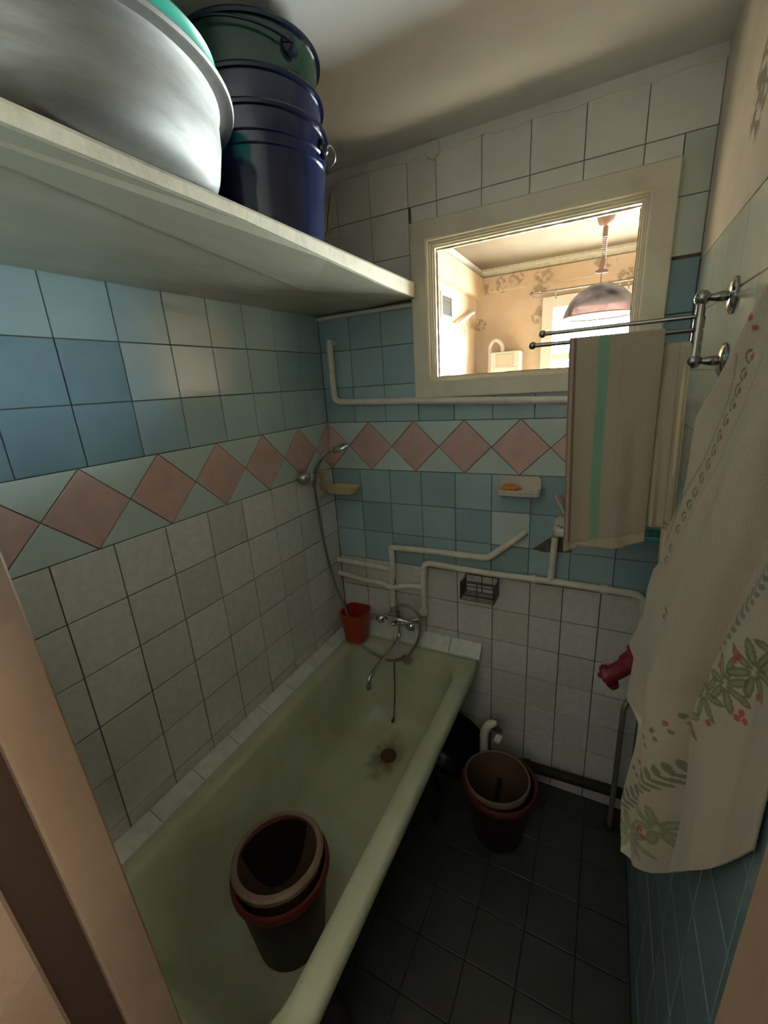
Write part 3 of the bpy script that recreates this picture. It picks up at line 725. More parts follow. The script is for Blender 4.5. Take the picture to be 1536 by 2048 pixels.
fp = thing('floor_pipe', (1.08, -.035, -1.60), 'dark horizontal pipe along the back wall just above the floor', 'pipe')
mesh('pipe_run', tube([(.70, -.032, -1.575), (1.338, -.032, -1.545)], .022, 14), 'iron_dark', fp, smooth=50)
mesh('collar', icyl((.93, -.032, -1.564), (.955, -.032, -1.563), .027, seg=14), 'iron_dark', fp, smooth=40)

# =============================================================== BATH
bt = thing('bathtub', (.38, -.76, FL), 'pale green enamelled bathtub with rust stained drain', 'bathtub')
TZ = -1.062
def hull(dx):   # inner loops, dx grows outward for the shell
    return [rrect(.108-dx, .648+dx, -1.400-dx, -.066+dx, .125+dx, TZ-.004-dx*.6), rrect(.120-dx, .640+dx, -1.385-dx, -.078+dx, .125+dx, TZ-.018-dx*.6),
            rrect(.140-dx, .622+dx, -1.345-dx, -.098+dx, .12+dx, TZ-.10-dx*.6), rrect(.165-dx, .600+dx, -1.28-dx, -.128+dx, .115+dx, TZ-.24-dx*.6),
            rrect(.185-dx, .580+dx, -1.225-dx, -.155+dx, .11+dx, TZ-.315-dx*.6), rrect(.21-dx, .555+dx, -1.18-dx, -.19+dx, .10+dx, TZ-.355-dx*.6),
            rrect(.25-dx, .515+dx, -1.12-dx, -.24+dx, .09+dx, TZ-.372-dx*.6), rrect(.31-dx, .455+dx, -1.0-dx, -.32+dx, .05+dx, TZ-.378-dx*.6)]
rim = [rrect(.062, .690, -1.455, -.030, .06, TZ-.045), rrect(.034, .712, -1.472, -.014, .045, TZ-.048), rrect(.030, .716, -1.475, -.012, .045, TZ-.030),
       rrect(.034, .712, -1.471, -.016, .045, TZ-.006), rrect(.045, .702, -1.460, -.026, .05, TZ+.001), rrect(.085, .668, -1.425, -.050, .10, TZ+.002)]
loops = hull(.012)[::-1] + rim + hull(0)
mesh('shell', loft(loops, True, True), 'tub_enamel', bt, smooth=50)
DXC, DYC, DZ = .392, -.345, TZ-.376
mesh('drain', lathe([(0, .001), (.018, .0012), (.022, .005), (.030, .006), (.036, .003), (.036, -.002)], (DXC, DYC, DZ), 28), 'rust', bt, smooth=40)
mesh('overflow', cat(icyl((.388, -.097, -1.100), (.388, -.107, -1.101), .027, seg=24), icyl((.388, -.107, -1.101), (.388, -.111, -1.101), .021, .012, seg=24)), 'chrome_dull', bt, smooth=40)
chn = smoothpath([(.364, -.112, -1.094), (.335, -.116, -1.108), (.332, -.124, -1.16), (.340, -.148, -1.25), (.347, -.175, -1.33), (.349, -.19, -1.37)], 12)
mesh('plug_chain', tube(chn, [0.0022 if k % 2 else 0.0034 for k in range(len(chn))], 6), 'chain_brass', bt)
mesh('plug', tube([(.350, -.19, -1.37), (.347, -.197, -1.385), (.344, -.202, -1.398)], [.004, .007, .006], 8), 'rust', bt)
for k in range(3): mesh('soap_ridge', box(.648+.004*k, .700, -.088-.014*k, -.082-.014*k, TZ+.0005, TZ+.0055, .002), 'tub_enamel', bt, smooth=40)
for (x, y) in ((.60, -.36), (.16, -.36), (.60, -1.10), (.16, -1.10)):
    mesh('leg', tube(smoothpath([(x-.03 if x > .3 else x+.03, y, -1.475), (x-.005 if x > .3 else x+.005, y, -1.50), (x+(.02 if x > .3 else -.02), y, -1.56), (x+(.012 if x > .3 else -.012), y, -1.64), (x+(.03 if x > .3 else -.03), y, FL+.012)], 4), [.03]*8+[.026]*4+[.022]*3+[.03]*2, 10), 'iron_dark', bt, smooth=50)
# rust stain of the enamel round the drain
m = MATS['tub_enamel']; nt = m.node_tree; N = nt.nodes; L = nt.links; b = N['Principled BSDF']; srcs = b.inputs['Base Color'].links[0].from_socket
g = N.new('ShaderNodeNewGeometry'); mp = N.new('ShaderNodeMapping'); mp.vector_type = 'TEXTURE'; mp.inputs['Location'].default_value = (DXC-.005, DYC-.01, DZ+Z0); mp.inputs['Scale'].default_value = (.085, .15, .06)
L.new(g.outputs['Position'], mp.inputs[0]); vl = N.new('ShaderNodeVectorMath'); vl.operation = 'LENGTH'; L.new(mp.outputs[0], vl.inputs[0])
no = N.new('ShaderNodeTexNoise'); no.inputs['Scale'].default_value = 22; no.inputs['Detail'].default_value = 5; L.new(g.outputs['Position'], no.inputs[0])
ad = N.new('ShaderNodeMath'); ad.operation = 'ADD'; L.new(vl.outputs['Value'], ad.inputs[0]); L.new(no.outputs[0], ad.inputs[1])
mr = N.new('ShaderNodeMapRange'); mr.inputs[1].default_value = 1.5; mr.inputs[2].default_value = 0.75; mr.inputs[4].default_value = 0.8; L.new(ad.outputs[0], mr.inputs[0])
mx = N.new('ShaderNodeMix'); mx.data_type = 'RGBA'; L.new(mr.outputs[0], mx.inputs[0]); L.new(srcs, mx.inputs[6]); mx.inputs[7].default_value = lin('6e5c34')
no2 = N.new('ShaderNodeTexNoise'); no2.inputs['Scale'].default_value = 90; no2.inputs['Detail'].default_value = 2; L.new(g.outputs['Position'], no2.inputs[0])
mr3 = N.new('ShaderNodeMapRange'); mr3.inputs[1].default_value = 0.72; mr3.inputs[2].default_value = 0.78; mr3.inputs[4].default_value = 0.5; L.new(no2.outputs[0], mr3.inputs[0])
mx3 = N.new('ShaderNodeMix'); mx3.data_type = 'RGBA'; L.new(mr3.outputs[0], mx3.inputs[0]); L.new(mx.outputs[2], mx3.inputs[6]); mx3.inputs[7].default_value = lin('5d5636'); L.new(mx3.outputs[2], b.inputs['Base Color'])

# mixer tap
mt = thing('mixer_tap', (.345, -.075, -.99), 'chrome two handle bath mixer tap with long swivel spout', 'tap')
mesh('body', icyl((.275, -.078, -.905), (.415, -.078, -.912), 0, seg=20, prof=[(0, .012), (.1, .014), (.3, .014), (.42, .020), (.58, .020), (.7, .014), (.9, .014), (1, .012)]), 'chrome', mt, smooth=45)
mesh('inlet', tube(fillet([(.298, YP, -.855), (.298, YP, -.895), (.298, -.078, -.900)], .02), .011, 12), 'chrome_dull', mt, smooth=50)
mesh('inlet', tube(fillet([(.457, YP, -.875), (.455, YP, -.905), (.405, -.06, -.910), (.395, -.078, -.910)], .02), .010, 12), 'chrome_dull', mt, smooth=50)
for (x, s, z) in ((.275, -1, -.905), (.415, 1, -.912)):
    h = mesh('handle', cat(icyl((x, -.078, z), (x+s*.006, -.095, z), .010, seg=14), ball((x+s*.008, -.108, z), .021, (1, .8, 1)), *[ball((x+s*.008+.017*math.cos(a), -.108, z+.017*math.sin(a)), .007, seg=8) for a in (0.8, 2.36, 3.93, 5.5)]), 'chrome', mt, smooth=50)
mesh('diverter', cat(icyl((.345, -.078, -.90), (.345, -.078, -.862), .012, .010, seg=16), ball((.335, -.108, -.918), .011)), 'chrome', mt, smooth=50)
mesh('spout', tube(smoothpath([(.348, -.080, -.92), (.350, -.082, -.965), (.352, -.10, -.992), (.352, -.16, -1.000), (.350, -.26, -1.006), (.346, -.345, -1.012), (.345, -.375, -1.022), (.345, -.385, -1.052)], 6), .0095, 14), 'chrome', mt, smooth=50)
mesh('spout_nozzle', icyl((.345, -.385, -1.045), (.345, -.386, -1.062), .0115, seg=16), 'chrome', mt, smooth=45)
# hand shower on the left wall
sw = thing('hand_shower', (.03, -.19, -.25), 'chrome hand shower with hose hung on the left wall near the corner', 'shower')
mesh('handle', tube(smoothpath([(.030, -.190, -.240), (.042, -.186, -.185), (.075, -.176, -.128), (.112, -.165, -.100), (.135, -.160, -.094)], 6), [.0100]*13+[.0105]*6+[.014]*6, 12)  , 'chrome', sw, smooth=50)
hd = lathe([(0, .014), (.012, .014), (.026, .008), (.032, -.004), (.031, -.011), (.024, -.013), (0, -.013)], (0, 0, 0), 28, Matrix.Rotation(math.radians(-22), 3, 'Y') @ Matrix.Diagonal((1.35, 1, 1)))
mesh('head', ([v+Vector((.163, -.153, -.089)) for v in hd[0]], hd[1]), 'chrome', sw, smooth=45)
hs_ = [(.344, -.078, -.866), (.348, -.09, -.835), (.372, -.098, -.817), (.402, -.1, -.814), (.437, -.1, -.826), (.467, -.1, -.871), (.458, -.105, -.964), (.420, -.115, -1.045), (.386, -.124, -1.085), (.33, -.128, -1.104), (.284, -.13, -1.104), (.176, -.135, -1.064), (.113, -.13, -.966), (.075, -.12, -.863), (.045, -.13, -.757), (.024, -.150, -.571), (.022, -.172, -.346), (.030, -.190, -.235)]
mesh('hose', tube(smoothpath(hs_, 8), .0065, 10), 'hose_grey', sw, smooth=60)
br = thing('shower_bracket', (.02, -.23, -.22), 'chrome ball shaped shower bracket on the left wall', 'bracket')
mesh('ball_mount', ball((.0285, -.252, -.203), .027), 'chrome_dull', br, smooth=60)
mesh('arm', icyl((.028, -.235, -.205), (.030, -.198, -.212), .008, seg=12), 'chrome_dull', br, smooth=45)
mesh('cradle', cat(icyl((.030, -.205, -.225), (.031, -.196, -.196), .013, .015, seg=14)), 'chrome_dull', br, smooth=45)
# cream plastic dish
cdh = thing('plastic_soap_dish', (.07, -.10, -.30), 'cream plastic soap dish clipped to the left wall in the corner', 'soap dish')
mesh('upper_clip', box(.003, .022, -.115, -.085, -.232, -.200, .003), 'plastic_cream', cdh)
mesh('lower_clip', box(.003, .020, -.122, -.080, -.318, -.292, .003), 'plastic_cream', cdh)
mesh('arm', cat(box(.003, .055, -.120, -.112, -.268, -.258, .002), box(.003, .055, -.092, -.084, -.268, -.258, .002), box(.004, .012, -.105, -.095, -.30, -.22)), 'plastic_cream', cdh)
tray = [rrect(.052, .186, -.142, -.062, .03, -.296), rrect(.044, .196, -.150, -.054, .034, -.276), rrect(.042, .198, -.152, -.052, .034, -.270), rrect(.047, .193, -.147, -.057, .032, -.270), rrect(.056, .182, -.138, -.066, .028, -.288)]
mesh('tray', loft(tray, True, True), 'plastic_cream', cdh, smooth=45)
# red pitcher
rp = thing('plastic_jug', (.13, -.105, -1.05), 'small orange red plastic jug on the corner of the bath rim', 'jug')
def sq(r, z, c=(.128, -.108)): return rrect(c[0]-r, c[0]+r, c[1]-r, c[1]+r, r*.55, z)
mesh('body', loft([sq(.047, -1.042), sq(.050, -1.03), sq(.060, -.90), sq(.062, -.888), sq(.058, -.888), sq(.046, -1.03)], True, True), 'plastic_orange_red', rp, smooth=40)
mesh('lip', loft([sq(.062, -.896), sq(.065, -.893), sq(.065, -.886), sq(.061, -.886)]), 'plastic_orange_red', rp, smooth=40)

# =============================================================== ON THE BACK WALL
sd = thing('ceramic_soap_dish', (.865, -.04, -.275), 'white ceramic wall soap dish below the pink diamonds', 'soap dish')
lp_ = [rrect(.800, .935, -.070, -.004, .02, -.282), rrect(.788, .947, -.084, -.004, .024, -.274), rrect(.786, .949, -.086, -.004, .025, -.256), rrect(.789, .946, -.083, -.006, .023, -.2535), rrect(.795, .940, -.077, -.012, .020, -.258), rrect(.803, .932, -.070, -.014, .02, -.266)]
mesh('tray', loft(lp_, True, True), 'ceramic_white', sd, smooth=45)
mesh('back_rim', prism([(.790, -.262), (.945, -.262), (.943, -.222), (.935, -.212), (.802, -.212), (.794, -.222)], bp3(0), .003, .014), 'ceramic_white', sd, smooth=30)
so = mesh('soap_bar', ball((.838, -.044, -.2515), .037, (1, .70, .40), 24), 'soap_orange', smooth=60); tag(so, 'oval orange soap bar lying in the ceramic soap dish', 'soap')
th = thing('toothbrush_holder', (1.045, -.04, -.43), 'white ceramic toothbrush holder half hidden behind the striped towel', 'holder')
lp2 = [rrect(1.004, 1.10, -.052, -.004, .016, -.430), rrect(.996, 1.108, -.066, -.004, .02, -.420), rrect(.994, 1.110, -.068, -.004, .02, -.396), rrect(.997, 1.107, -.065, -.004, .02, -.392)]
mesh('tray', loft(lp2, True, True), 'ceramic_white', th, smooth=45)
mesh('back_rim', prism([(.998, -.40), (1.106, -.40), (1.104, -.372), (1.096, -.362), (1.008, -.362), (1.000, -.372)], bp3(0), .003, .013), 'ceramic_white', th, smooth=30)
for (x, y) in ((1.014, -.028), (1.026, -.046), (1.040, -.026), (1.052, -.046)): mesh('slot', icyl((x, y, -.3925), (x, y, -.3905), .0055, seg=10), 'black_enamel', th)
tbq = thing('toothbrush', (1.05, -.045, -.40), 'white toothbrush leaning out of the holder behind the striped towel', 'toothbrush')
mesh('handle', tube([(1.062, -.045, -.391), (1.028, -.043, -.330), (1.016, -.042, -.308), (.999, -.041, -.275)], [.0055, .0035, .0032, .0045], 10), 'toothbrush_white', tbq, smooth=50)
mesh('bristles', tube([(1.020, -.041, -.296), (1.007, -.041, -.272)], .006, 8), 'bristle_pink', tbq)
# wire basket
wk = thing('wire_basket', (.72, -.045, -.735), 'small rusty wire soap basket hanging below the long pipe', 'basket')
X0, X1, Y0, Y1, ZB, ZT = .652, .792, -.088, -.006, -.735, -.655
for z in (ZB, ZB+.022, ZB+.044, ZT):
    mesh('hoop', tube([(X0, Y0, z), (X1, Y0, z), (X1, Y1, z), (X0, Y1, z)], .0028 if z == ZT else .002, 6, True), 'wire_dark', wk)
for k in range(6):
    y = Y0+(Y1-Y0)*k/5; mesh('floor_wire', tube([(X0, y, ZB), (X1, y, ZB)], .0018, 6), 'wire_dark', wk)
for (x, y) in ((X0, Y0), (X1, Y0), (X0, Y1), (X1, Y1), ((X0+X1)/2, Y0), ((X0+X1)/2, Y1)): mesh('upright', tube([(x, y, ZB), (x, y, ZT)], .002, 6), 'wire_dark', wk)
mesh('end_plate', box(X0-.002, X0+.001, Y0, Y1, ZB, ZT-.01), 'wire_dark', wk); mesh('end_plate', box(X1-.001, X1+.002, Y0, Y1, ZB, ZT-.01), 'wire_dark', wk)
# turquoise rack on the back wall behind the towels
tr = thing('plastic_rack', (1.26, -.06, -.40), 'turquoise slotted plastic rack behind the hanging towels', 'rack')
mesh('rail', box(1.18, 1.335, -.115, -.100, -.392, -.376, .003), 'plastic_turquoise', tr)
mesh('base', box(1.18, 1.335, -.10, -.004, -.392, -.386), 'plastic_turquoise', tr)
for k in range(12): mesh('slat', box(1.184+.0128*k, 1.190+.0128*k, -.106, -.102, -.376, -.350), 'plastic_turquoise', tr)
mesh('top_rail', box(1.18, 1.335, -.112, -.100, -.350, -.342, .002), 'plastic_turquoise', tr)

# =============================================================== BUCKETS, BASIN AND DRAIN ON THE FLOOR
def pail(name, c, h, rb, rt_, mat, label, tilt=(0, 0), lip=.010, rimmat=None, wide=.016, group=None):
    t = thing(name, c, label, 'bucket', group)
    T = Matrix.Rotation(tilt[0], 3, 'X') @ Matrix.Rotation(tilt[1], 3, 'Y')
    prof = [(0, .004), (rb-.006, .004), (rb-.003, 0), (rb, .003), (rt_, h-.02), (rt_, h), (rt_-.003, h), (rb-.004, .008), (0, .008)]
    mesh('body', lathe(prof, c, 56, T), mat, t, smooth=40)
    mesh('rim', lathe([(rt_-.004, h-.022), (rt_+lip*.7, h-.022), (rt_+lip, h-.016), (rt_+lip, h-.002), (rt_+lip*.6, h+.004), (rt_-.002, h+.003), (rt_-.004, h-.022)], c, 56, T), rimmat or mat, t, smooth=45)
    return t
TBZ = TZ-.3715
ob = pail('plastic_bucket', (.408, -1.037, TBZ), .284, .100, .131, 'plastic_maroon', 'dark maroon plastic bucket standing in the bathtub', lip=.009, rimmat='plastic_red')
ib = pail('plastic_bucket', (.397, -1.029, TBZ+.032), .262, .088, .117, 'plastic_peach', 'pale rimmed plastic bucket nested tilted in the bucket in the bathtub', tilt=(math.radians(-2.0), math.radians(-2.5)), lip=.016, rimmat='plastic_pale')
of = pail('plastic_bucket', (.872, -.300, FL), .268, .098, .138, 'plastic_maroon', 'dark red plastic bucket standing on the floor tiles', lip=.012, rimmat='plastic_red')
inf = pail('plastic_bucket', (.868, -.297, FL+.018), .258, .090, .124, 'plastic_peach', 'peach plastic bucket nested in the red bucket on the floor', tilt=(math.radians(-1.5), math.radians(-1.5)), lip=.006, rimmat='plastic_pale')
bs = mesh('stick', tube([(.842, -.243, FL+.032), (.848, -.228, FL+.11), (.854, -.214, FL+.175)], [.009, .008, .009], 10), 'iron_dark', smooth=50); tag(bs, 'short dark stick leaning inside the peach bucket on the floor', 'stick')
kb_ = thing('enamel_basin', (.60, -.10, FL), 'black enamel basin standing on edge behind the bathtub', 'basin')
T = Matrix.Rotation(math.radians(82), 3, 'X')
mesh('bowl', lathe([(0, -.055), (.10, -.055), (.14, -.03), (.16, 0), (.175, .002), (.175, .006), (.155, .004), (.135, -.026), (.098, -.050), (0, -.050)], (.610, -.115, FL+.176), 48, T), 'black_enamel', kb_, smooth=40)
dv = thing('drain_trap', (.79, -.12, FL), 'pale drain elbow with chrome nut behind the floor bucket', 'pipe')
mesh('elbow', tube(fillet([(.765, -.12, FL), (.765, -.12, -1.36), (.79, -.11, -1.315), (.825, -.10, -1.325)], .03), .019, 14), 'pipe_paint', dv, smooth=50)
mesh('nut', icyl((.806, -.106, -1.312), (.83, -.10, -1.34), .025, seg=8), 'chrome_dull', dv)
mesh('cap', icyl((.81, -.115, -1.375), (.835, -.115, -1.385), .020, seg=16), 'pipe_paint', dv)

# =============================================================== TOWEL RACK AND TOWELS
PX, PY = 1.294, -.512
rk = thing('towel_rack', (PX, PY, .15), 'nickel swing arm towel rack with three arms on the right wall', 'towel rack')
mesh('post', tube([(PX, PY, .160), (PX, PY, .278)], .0085, 16), 'nickel_dark', rk, smooth=45)
for z in (.232, .205, .178): mesh('collar', icyl((PX, PY, z-.011), (PX, PY, z+.011), .0105, seg=16), 'nickel_dark', rk, smooth=45)
for z in (.278, .158):
    mesh('knob', ball((PX, PY, z), .0145), 'nickel_dark', rk, smooth=60)
    mesh('bracket', icyl((PX, PY, z), (RW-.008, PY, z-.002), 0, seg=18, prof=[(0, .006), (.3, .006), (.55, .0085), (.8, .0105), (.9, .008), (1, .012)]), 'nickel_dark', rk, smooth=50)
    mesh('flange', icyl((RW-.012, PY, z-.002), (RW-.0005, PY, z-.002), 0, seg=32, prof=[(0, .016), (.2, .024), (.5, .029), (.8, .0315), (1, .032)]), 'chrome', rk, smooth=45)
    mesh('flange_rim', icyl((RW-.004, PY, z-.002), (RW-.0004, PY, z-.002), .034, seg=32), 'nickel_dark', rk, smooth=45)
ends = ((.988, -.478, .2445), (.970, -.505, .2185), (1.09, -.455, .190))
for (ex, ey, ez), z in zip(ends, (.2445, .2185, .190)):
    arm = mesh('arm', tube([(PX, PY, z), (ex, ey, ez)], .0048, 12), 'nickel_dark', rk, smooth=45)
    mesh('arm_ball', ball((ex, ey, ez), .0088), 'nickel_dark', arm, smooth=60)

def cloth(name, fn, nu, nv, colfn, parent, thick=.0035):
    u = np.linspace(0, 1, nu); v = np.linspace(0, 1, nv); U, Vv = np.meshgrid(u, v)
    X, Y, Z, A, B = fn(U, Vv)
    pts = np.stack([X, Y, Z+Z0], -1).reshape(-1, 3)
    org = np.array([pts[:, 0].mean(), pts[:, 1].mean(), pts[:, 2].min()])
    idx = np.arange(nu*nv).reshape(nv, nu)
    F = np.stack([idx[:-1, :-1], idx[:-1, 1:], idx[1:, 1:], idx[1:, :-1]], -1).reshape(-1, 4)
    me = bpy.data.meshes.new(name); me.from_pydata((pts-org).tolist(), [], F.tolist()); me.update()
    col = np.ones((nu*nv, 4)); col[:, :3] = colfn(A, B).reshape(-1, 3)
    at = me.color_attributes.new('print', 'FLOAT_COLOR', 'POINT'); at.data.foreach_set('color', col.ravel())
    me.materials.append(MATS['printed_cloth']); me.shade_smooth()
    o = link(name, me, org, parent)
    if thick:
        md = o.modifiers.new('thickness', 'SOLIDIFY'); md.thickness = thick; md.offset = 0
    return o
def C3(h): return np.array(lin(h)[:3])

# striped towel folded over the middle arm
stt = thing('striped_towel', (1.14, -.50, -.31), 'linen towel with green stripe draped over the middle rack arm', 'towel')
def arm_point(k, x):
    (ex, ey, ez) = ends[k]; t = (PX-x)/(PX-ex); return PY+(ey-PY)*t, ez
def draped(k, x0t, x1t, x0b, x1b, lf0, lf1, lb, gap, wav, ph, r=.0085):
    def fn(U, V):
        xt = x0t+(x1t-x0t)*U; xb = x0b+(x1b-x0b)*U
        (ex, ey, ez) = ends[k]
        lf = lf0+(lf1-lf0)*U
        s = V*(lf+lb)-lf                     # negative in front, positive behind
        front = s < 0
        d = np.where(front, np.clip(-s/lf, 0, 1), np.clip(s/lb, 0, 1))
        dist = np.where(front, -s, s)
        X = xt+(xb-xt)*d
        t = (PX-X)/(PX-ex); ay = PY+(ey-PY)*t
        ang = np.clip(dist/r, 0, math.pi/2)
        sgn = np.where(front, -1.0, 1.0)
        Y = ay+sgn*(r*np.sin(ang)+gap*d*d+wav*(.9+.6*np.sin(U*9+ph+d*2.0)+.3*np.sin(U*21+ph*2))*np.clip(d*2.5, 0, 1))
        Z = ez+r*np.cos(ang)+.001-np.maximum(0, dist-r*math.pi/2)-.0025+.006*np.sin(U*6+ph)*(d > .97)
        return X, Y, Z, U, d*sgn
    return fn
def stripe_col(U, D):
    base = C3('a59984'); c = np.ones(U.shape+(3,))*base
    def st(a, b, h, k=1.0):
        nonlocal c
        m = (np.clip((U-a)/.008+.5, 0, 1)*np.clip((b-U)/.008+.5, 0, 1))[..., None]*k; c = c*(1-m)+C3(h)*m
    st(.055, .085, '7c5a52'); st(.0, .02, '8a6a5c')
    wob = .008*np.sin(D*7)
    Uw = U+wob; m = (np.clip((Uw-.325)/.012+.5, 0, 1)*np.clip((.445-Uw)/.012+.5, 0, 1))[..., None]*.85; c = c*(1-m)+C3('6f9f84')*m
    st(.585, .605, '9d8f8c', .6); st(.635, .665, 'a0938f', .45); st(.86, .875, 'a89a88', .5)
    hem = ((np.abs(D) > .945) & (np.abs(D) < .952))[..., None]*.5; c = c*(1-hem)+C3('8f826e')*hem
    lo = (np.abs(D) > .95)[..., None]; c = np.where(lo, c*.35+C3('b9a98c')*.65, c)
    return c
cloth('cloth', draped(1, 1.052, 1.237, 1.069, 1.244, .525, .475, .47, .006, .007, .4), 110, 260, stripe_col, stt)
cloth('folded_layer', draped(1, 1.0545, 1.088, 1.073, 1.105, .508, .508, .44, .001, .0004, 1.4, r=.0062), 40, 140, lambda U, D: np.where(((U > .02) & (U < .10))[..., None], C3('6a4a42'), C3('b4a48e')), stt, .0025)
# plain towel on the rear arm
pt_ = thing('cream_towel', (1.25, -.48, -.25), 'plain cream towel hanging in folds behind the striped towel', 'towel')
def plain_col(h, edge=None):
    def f(U, D):
        c = np.ones(U.shape+(3,))*C3(h)
        m = ((U > .80) & (U < .83))[..., None]*.5; c = c*(1-m)+C3('857a68')*m
        return c
    return f
cloth('cloth', draped(2, 1.185, 1.285, 1.222, 1.292, .39, .42, .36, .004, .007, 2.2), 90, 200, plain_col('afa48c'), pt_)
ck = thing('cream_cloth', (1.29, -.45, -.35), 'narrow pale cloth hanging lowest behind the cream towel', 'towel')
cloth('cloth', draped(2, 1.262, 1.287, 1.280, 1.300, .52, .50, .40, .002, .003, .9), 24, 160, plain_col('d0c09a'), ck, .002)

# printed towel gathered on a hook on the right wall
hk = thing('wall_hook', (1.335, -.985, .30), 'metal wall hook holding the printed towel on the right wall', 'hook')
mesh('plate', icyl((RW-.0005, -.985, .33), (RW-.008, -.985, .33), .018, seg=20), 'nickel_dark', hk, smooth=45)
mesh('arm', tube(smoothpath([(RW-.006, -.985, .33), (RW-.035, -.985, .318), (RW-.05, -.985, .325), (RW-.055, -.985, .345)], 5), .005, 10), 'nickel_dark', hk, smooth=50)
prt = thing('printed_towel', (1.28, -.92, -.77), 'cream towel with printed red berries and green leaves hanging on the right wall', 'towel')
LZ = np.array([.34, .29, .231, .2, .153, .117, .08, .056, -.009, -.041, -.098, -.153, -.182, -.227, -.289, -.345, -.368, -.382, -.43, -.475, -.485, -.53, -.578, -.681, -.744, -.771])[::-1]
LS = np.array([.315, .300, .273, .251, .228, .206, .183, .181, .180, .174, .146, .138, .115, .101, .098, .072, .064, .087, .086, .087, .140, .148, .142, .131, .145, .172])[::-1]
BU = np.array([0, .12, .25, .5, .75, 1.0]); BZ = np.array([-.765, -.765, -.735, -.63, -.52, -.40])
FZ = np.array([.3, -.004, -.07, -.189, -.349, -.461, -.584, -.75])[::-1]; FS = np.array([.335, .309, .299, .274, .242, .248, .250, .250])[::-1]
AX, AY = 1.19, -.74; EX, EY = .4056, -.9140
def printed(U, V):
    zl = .34+V*(-.771-.34)
    sl = np.interp(zl, LZ, LS)
    # soften the small steps away from the edge
    sm = np.interp(zl, [-.771, -.5, -.35, -.2, 0, .1, .2, .34], [.16, .13, .085, .105, .175, .20, .25, .315])
    sl = sl*np.exp(-U*9)+sm*(1-np.exp(-U*9))*1.0
    sr = np.interp(V, [0, .08, .25, 1], [.352, .385, .42, .43])
    Sx = sl+(sr-sl)*U
    zb = np.interp(U, BU, BZ); Z = .34+V*(zb-.34)
    Z = Z+.012*(V < .02)
    k = np.clip((.34-Z)/.5, 0, 1)
    fs = np.interp(Z, FZ, FS)
    d = Sx-fs
    # folds: a deep crease along fs, soft rolls on either side
    off = -.034*np.exp(-(d/.016)**2)*np.clip(k*1.6, .25, 1) + .020*np.exp(-((d+.055)/.035)**2)*k + .016*np.exp(-((d-.055)/.03)**2)*k
    off += .006*np.sin(U*16+Z*5)*k+.004*np.sin(U*31+2-Z*9)*k + .008*np.exp(-((Sx-sl)/.018)**2)
    s2 = np.minimum(Sx, .33)+np.maximum(0, Sx-.33)
    X = AX+EX*s2; Y = AY+EY*s2
    nx, ny = EY, -EX                      # towards the room
    X = X+nx*off; Y = Y+ny*off
    lim = RW-.008; X = lim-.012*np.log1p(np.exp((lim-X)/.012))
    return X, Y, Z, Sx, Z
BER = [(.258, .155), (.253, .135), (.248, .117), (.244, .099), (.237, .08), (.230, .059), (.224, .039), (.217, .019), (.208, -.002), (.198, -.025), (.190, -.046), (.181, -.067), (.171, -.091), (.159, -.127), (.151, -.152)]
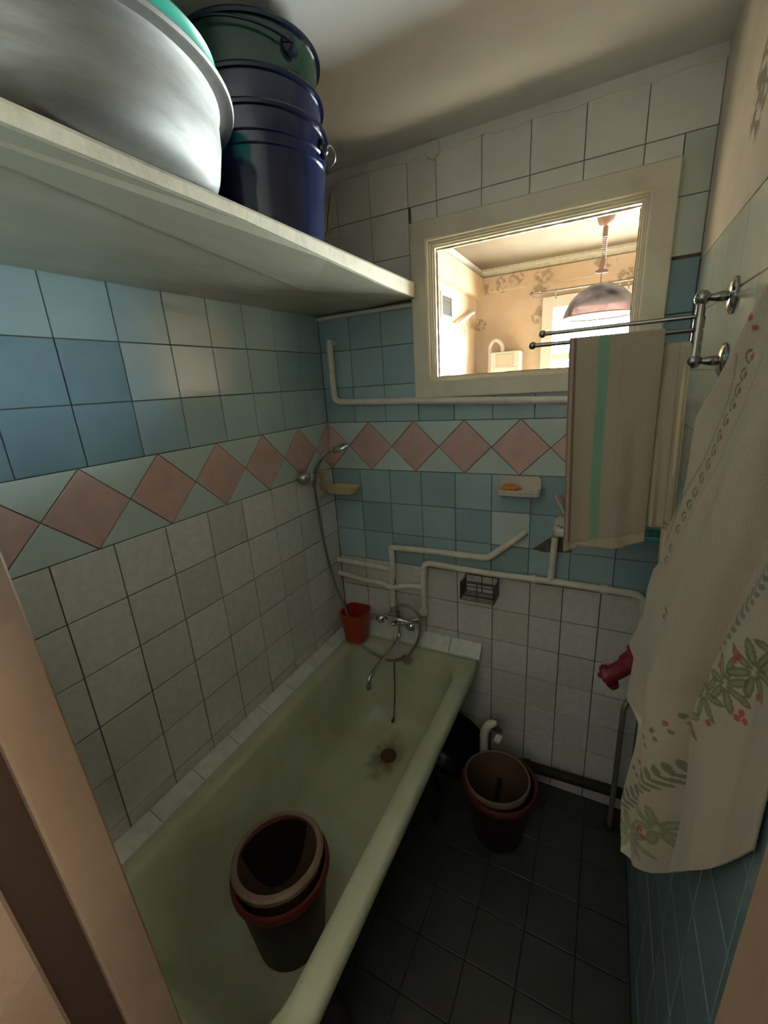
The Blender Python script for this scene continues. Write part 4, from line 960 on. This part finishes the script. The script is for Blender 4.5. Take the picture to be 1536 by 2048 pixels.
def printed_col(Sx, Z):
    c = np.ones(Sx.shape+(3,))*C3('b3ab98')
    green, green2, red = C3('5f6a45'), C3('7c8560'), C3('a8443c')
    def put(mask, colr, k=.85):
        nonlocal c
        m = mask.astype(float)[..., None]*k; c = c*(1-m)+colr*m
    def ell(s, z, a, b, th):
        ds = Sx-s; dz = Z-z; ct, st_ = math.cos(th), math.sin(th)
        return ((ds*ct+dz*st_)/a)**2+((-ds*st_+dz*ct)/b)**2 < 1
    for s, z in BER:
        ring = (((Sx-s+.004)/.0062)**2+((Z-z-.001)/.0085)**2); put((ring > .38) & (ring < 1) & (Sx-s+.004 < .002), green)
        put(ell(s, z, .0034, .0042, 0), red)
    for (s0, z0), (s1, z1), n in (((.252, .21), (.262, .175), 3),):
        for k in range(n):
            t = k/n; put(ell(s0+(s1-s0)*t, z0+(z1-z0)*t, .0028, .0036, 0), red)
    def leafrow(a, b, n, size, colr):
        ang = math.atan2(b[1]-a[1], b[0]-a[0])
        for k in range(n):
            t = (k+.5)/n; s = a[0]+(b[0]-a[0])*t; z = a[1]+(b[1]-a[1])*t
            for sd_ in (1, -1): put(ell(s+.4*size*math.cos(ang+sd_*1.1), z+.4*size*math.sin(ang+sd_*1.1), size*.55, size*.2, ang+sd_*.75), colr, .75)
    def flower(s, z, R_, n, a0, colr):
        for k in range(n):
            a = a0+2*math.pi*k/n
            cx, cz = s+R_*.55*math.cos(a), z+R_*.55*math.sin(a)*1.25
            lf = ell(cx, cz, R_*.5, R_*.17, math.atan2(math.sin(a)*1.25, math.cos(a))); put(lf, colr, .8)
            put(ell(cx, cz, R_*.34, R_*.07, math.atan2(math.sin(a)*1.25, math.cos(a))), C3('9aa07c'), .6)
    leafrow((.276, -.225), (.36, -.05), 13, .017, green)
    for (s, z, r, a) in ((.292, -.285, .034, .2), (.323, -.245, .034, .6), (.352, -.205, .036, .1), (.266, -.345, .034, .5), (.385, -.17, .036, .3)): flower(s, z, r, 7, a, green)
    for (s, z) in ((.325, -.192), (.333, -.196), (.329, -.205), (.283, -.352), (.288, -.360), (.279, -.361), (.346, -.272), (.352, -.280), (.342, -.282), (.303, -.232), (.365, -.235), (.311, -.318)): put(ell(s, z, .0042, .0052, 0), red)
    put(ell(.168, -.239, .0036, .005, 0), red); put(ell(.172, -.228, .009, .0025, -.6), green); put(ell(.177, -.241, .0025, .008, .3), green)
    leafrow((.128, -.690), (.243, -.475), 15, .020, green)
    for k in range(9):
        t = k/8; s, z = .150+.075*t, -.575+.19*t; put(ell(s, z, .003, .0055, 0), red if k % 2 else green, .8); put(ell(s+.006, z-.012, .0025, .005, .4), green, .8)
    for (s, z, r, a) in ((.160, -.725, .035, .3), (.195, -.69, .036, .8), (.228, -.625, .036, .1)): flower(s, z, r, 7, a, green2)
    for (s, z) in ((.21, -.65), (.205, -.66), (.215, -.662)): put(ell(s, z, .0042, .0055, 0), red)
    # hem stitched beside the berries
    hl_ = np.interp(Z, [p[1] for p in BER[::-1]], [p[0] for p in BER[::-1]])
    put((np.abs(Sx-hl_+.018) < .0012) & (Z < .16) & (Z > -.16), C3('8f866c'), .7)
    put((np.abs(Sx-hl_-.014) < .0012) & (Z < .16) & (Z > -.16), C3('a1977c'), .6)
    return c
cloth('cloth', printed, 230, 520, printed_col, prt)
# red rubber bottle behind the printed towel
rb_ = thing('rubber_bottle', (1.24, -.55, -.72), 'dark red rubber bottle with flared mouth poking out behind the printed towel', 'rubber bottle')
mesh('neck', tube(smoothpath([(1.188, -.55, -.622), (1.196, -.55, -.618), (1.206, -.55, -.612), (1.222, -.55, -.597), (1.240, -.55, -.575), (1.262, -.545, -.545), (1.28, -.54, -.515)], 4),
     [.020]*2+[.026]*3+[.025]*3+[.021]*4+[.021]*4+[.026]*4+[.033]*5, 18), 'rubber_red', rb_, smooth=60)
mesh('tip', cat(ball((1.182, -.55, -.624), .008), icyl((1.186, -.55, -.622), (1.196, -.55, -.617), .021, .025, seg=18)), 'rubber_red', rb_, smooth=60)
mesh('bag', ball((1.303, -.535, -.50), .06, (.62, .8, 1.3)), 'rubber_red', rb_, smooth=60)
mesh('hanging_loop', tube([(1.310, -.535+.012*math.cos(a*math.pi/8), -.415+.022*math.sin(a*math.pi/8)) for a in range(16)], .003, 6, True), 'rubber_red', rb_)
mesh('peg', icyl((1.344, -.535, -.400), (1.300, -.535, -.396), .003, seg=8), 'nickel_dark', rb_)
mesh('mouth_flange', icyl((1.210, -.55, -.640), (1.217, -.55, -.652), .016, .012, seg=16), 'rubber_red', rb_, smooth=50)
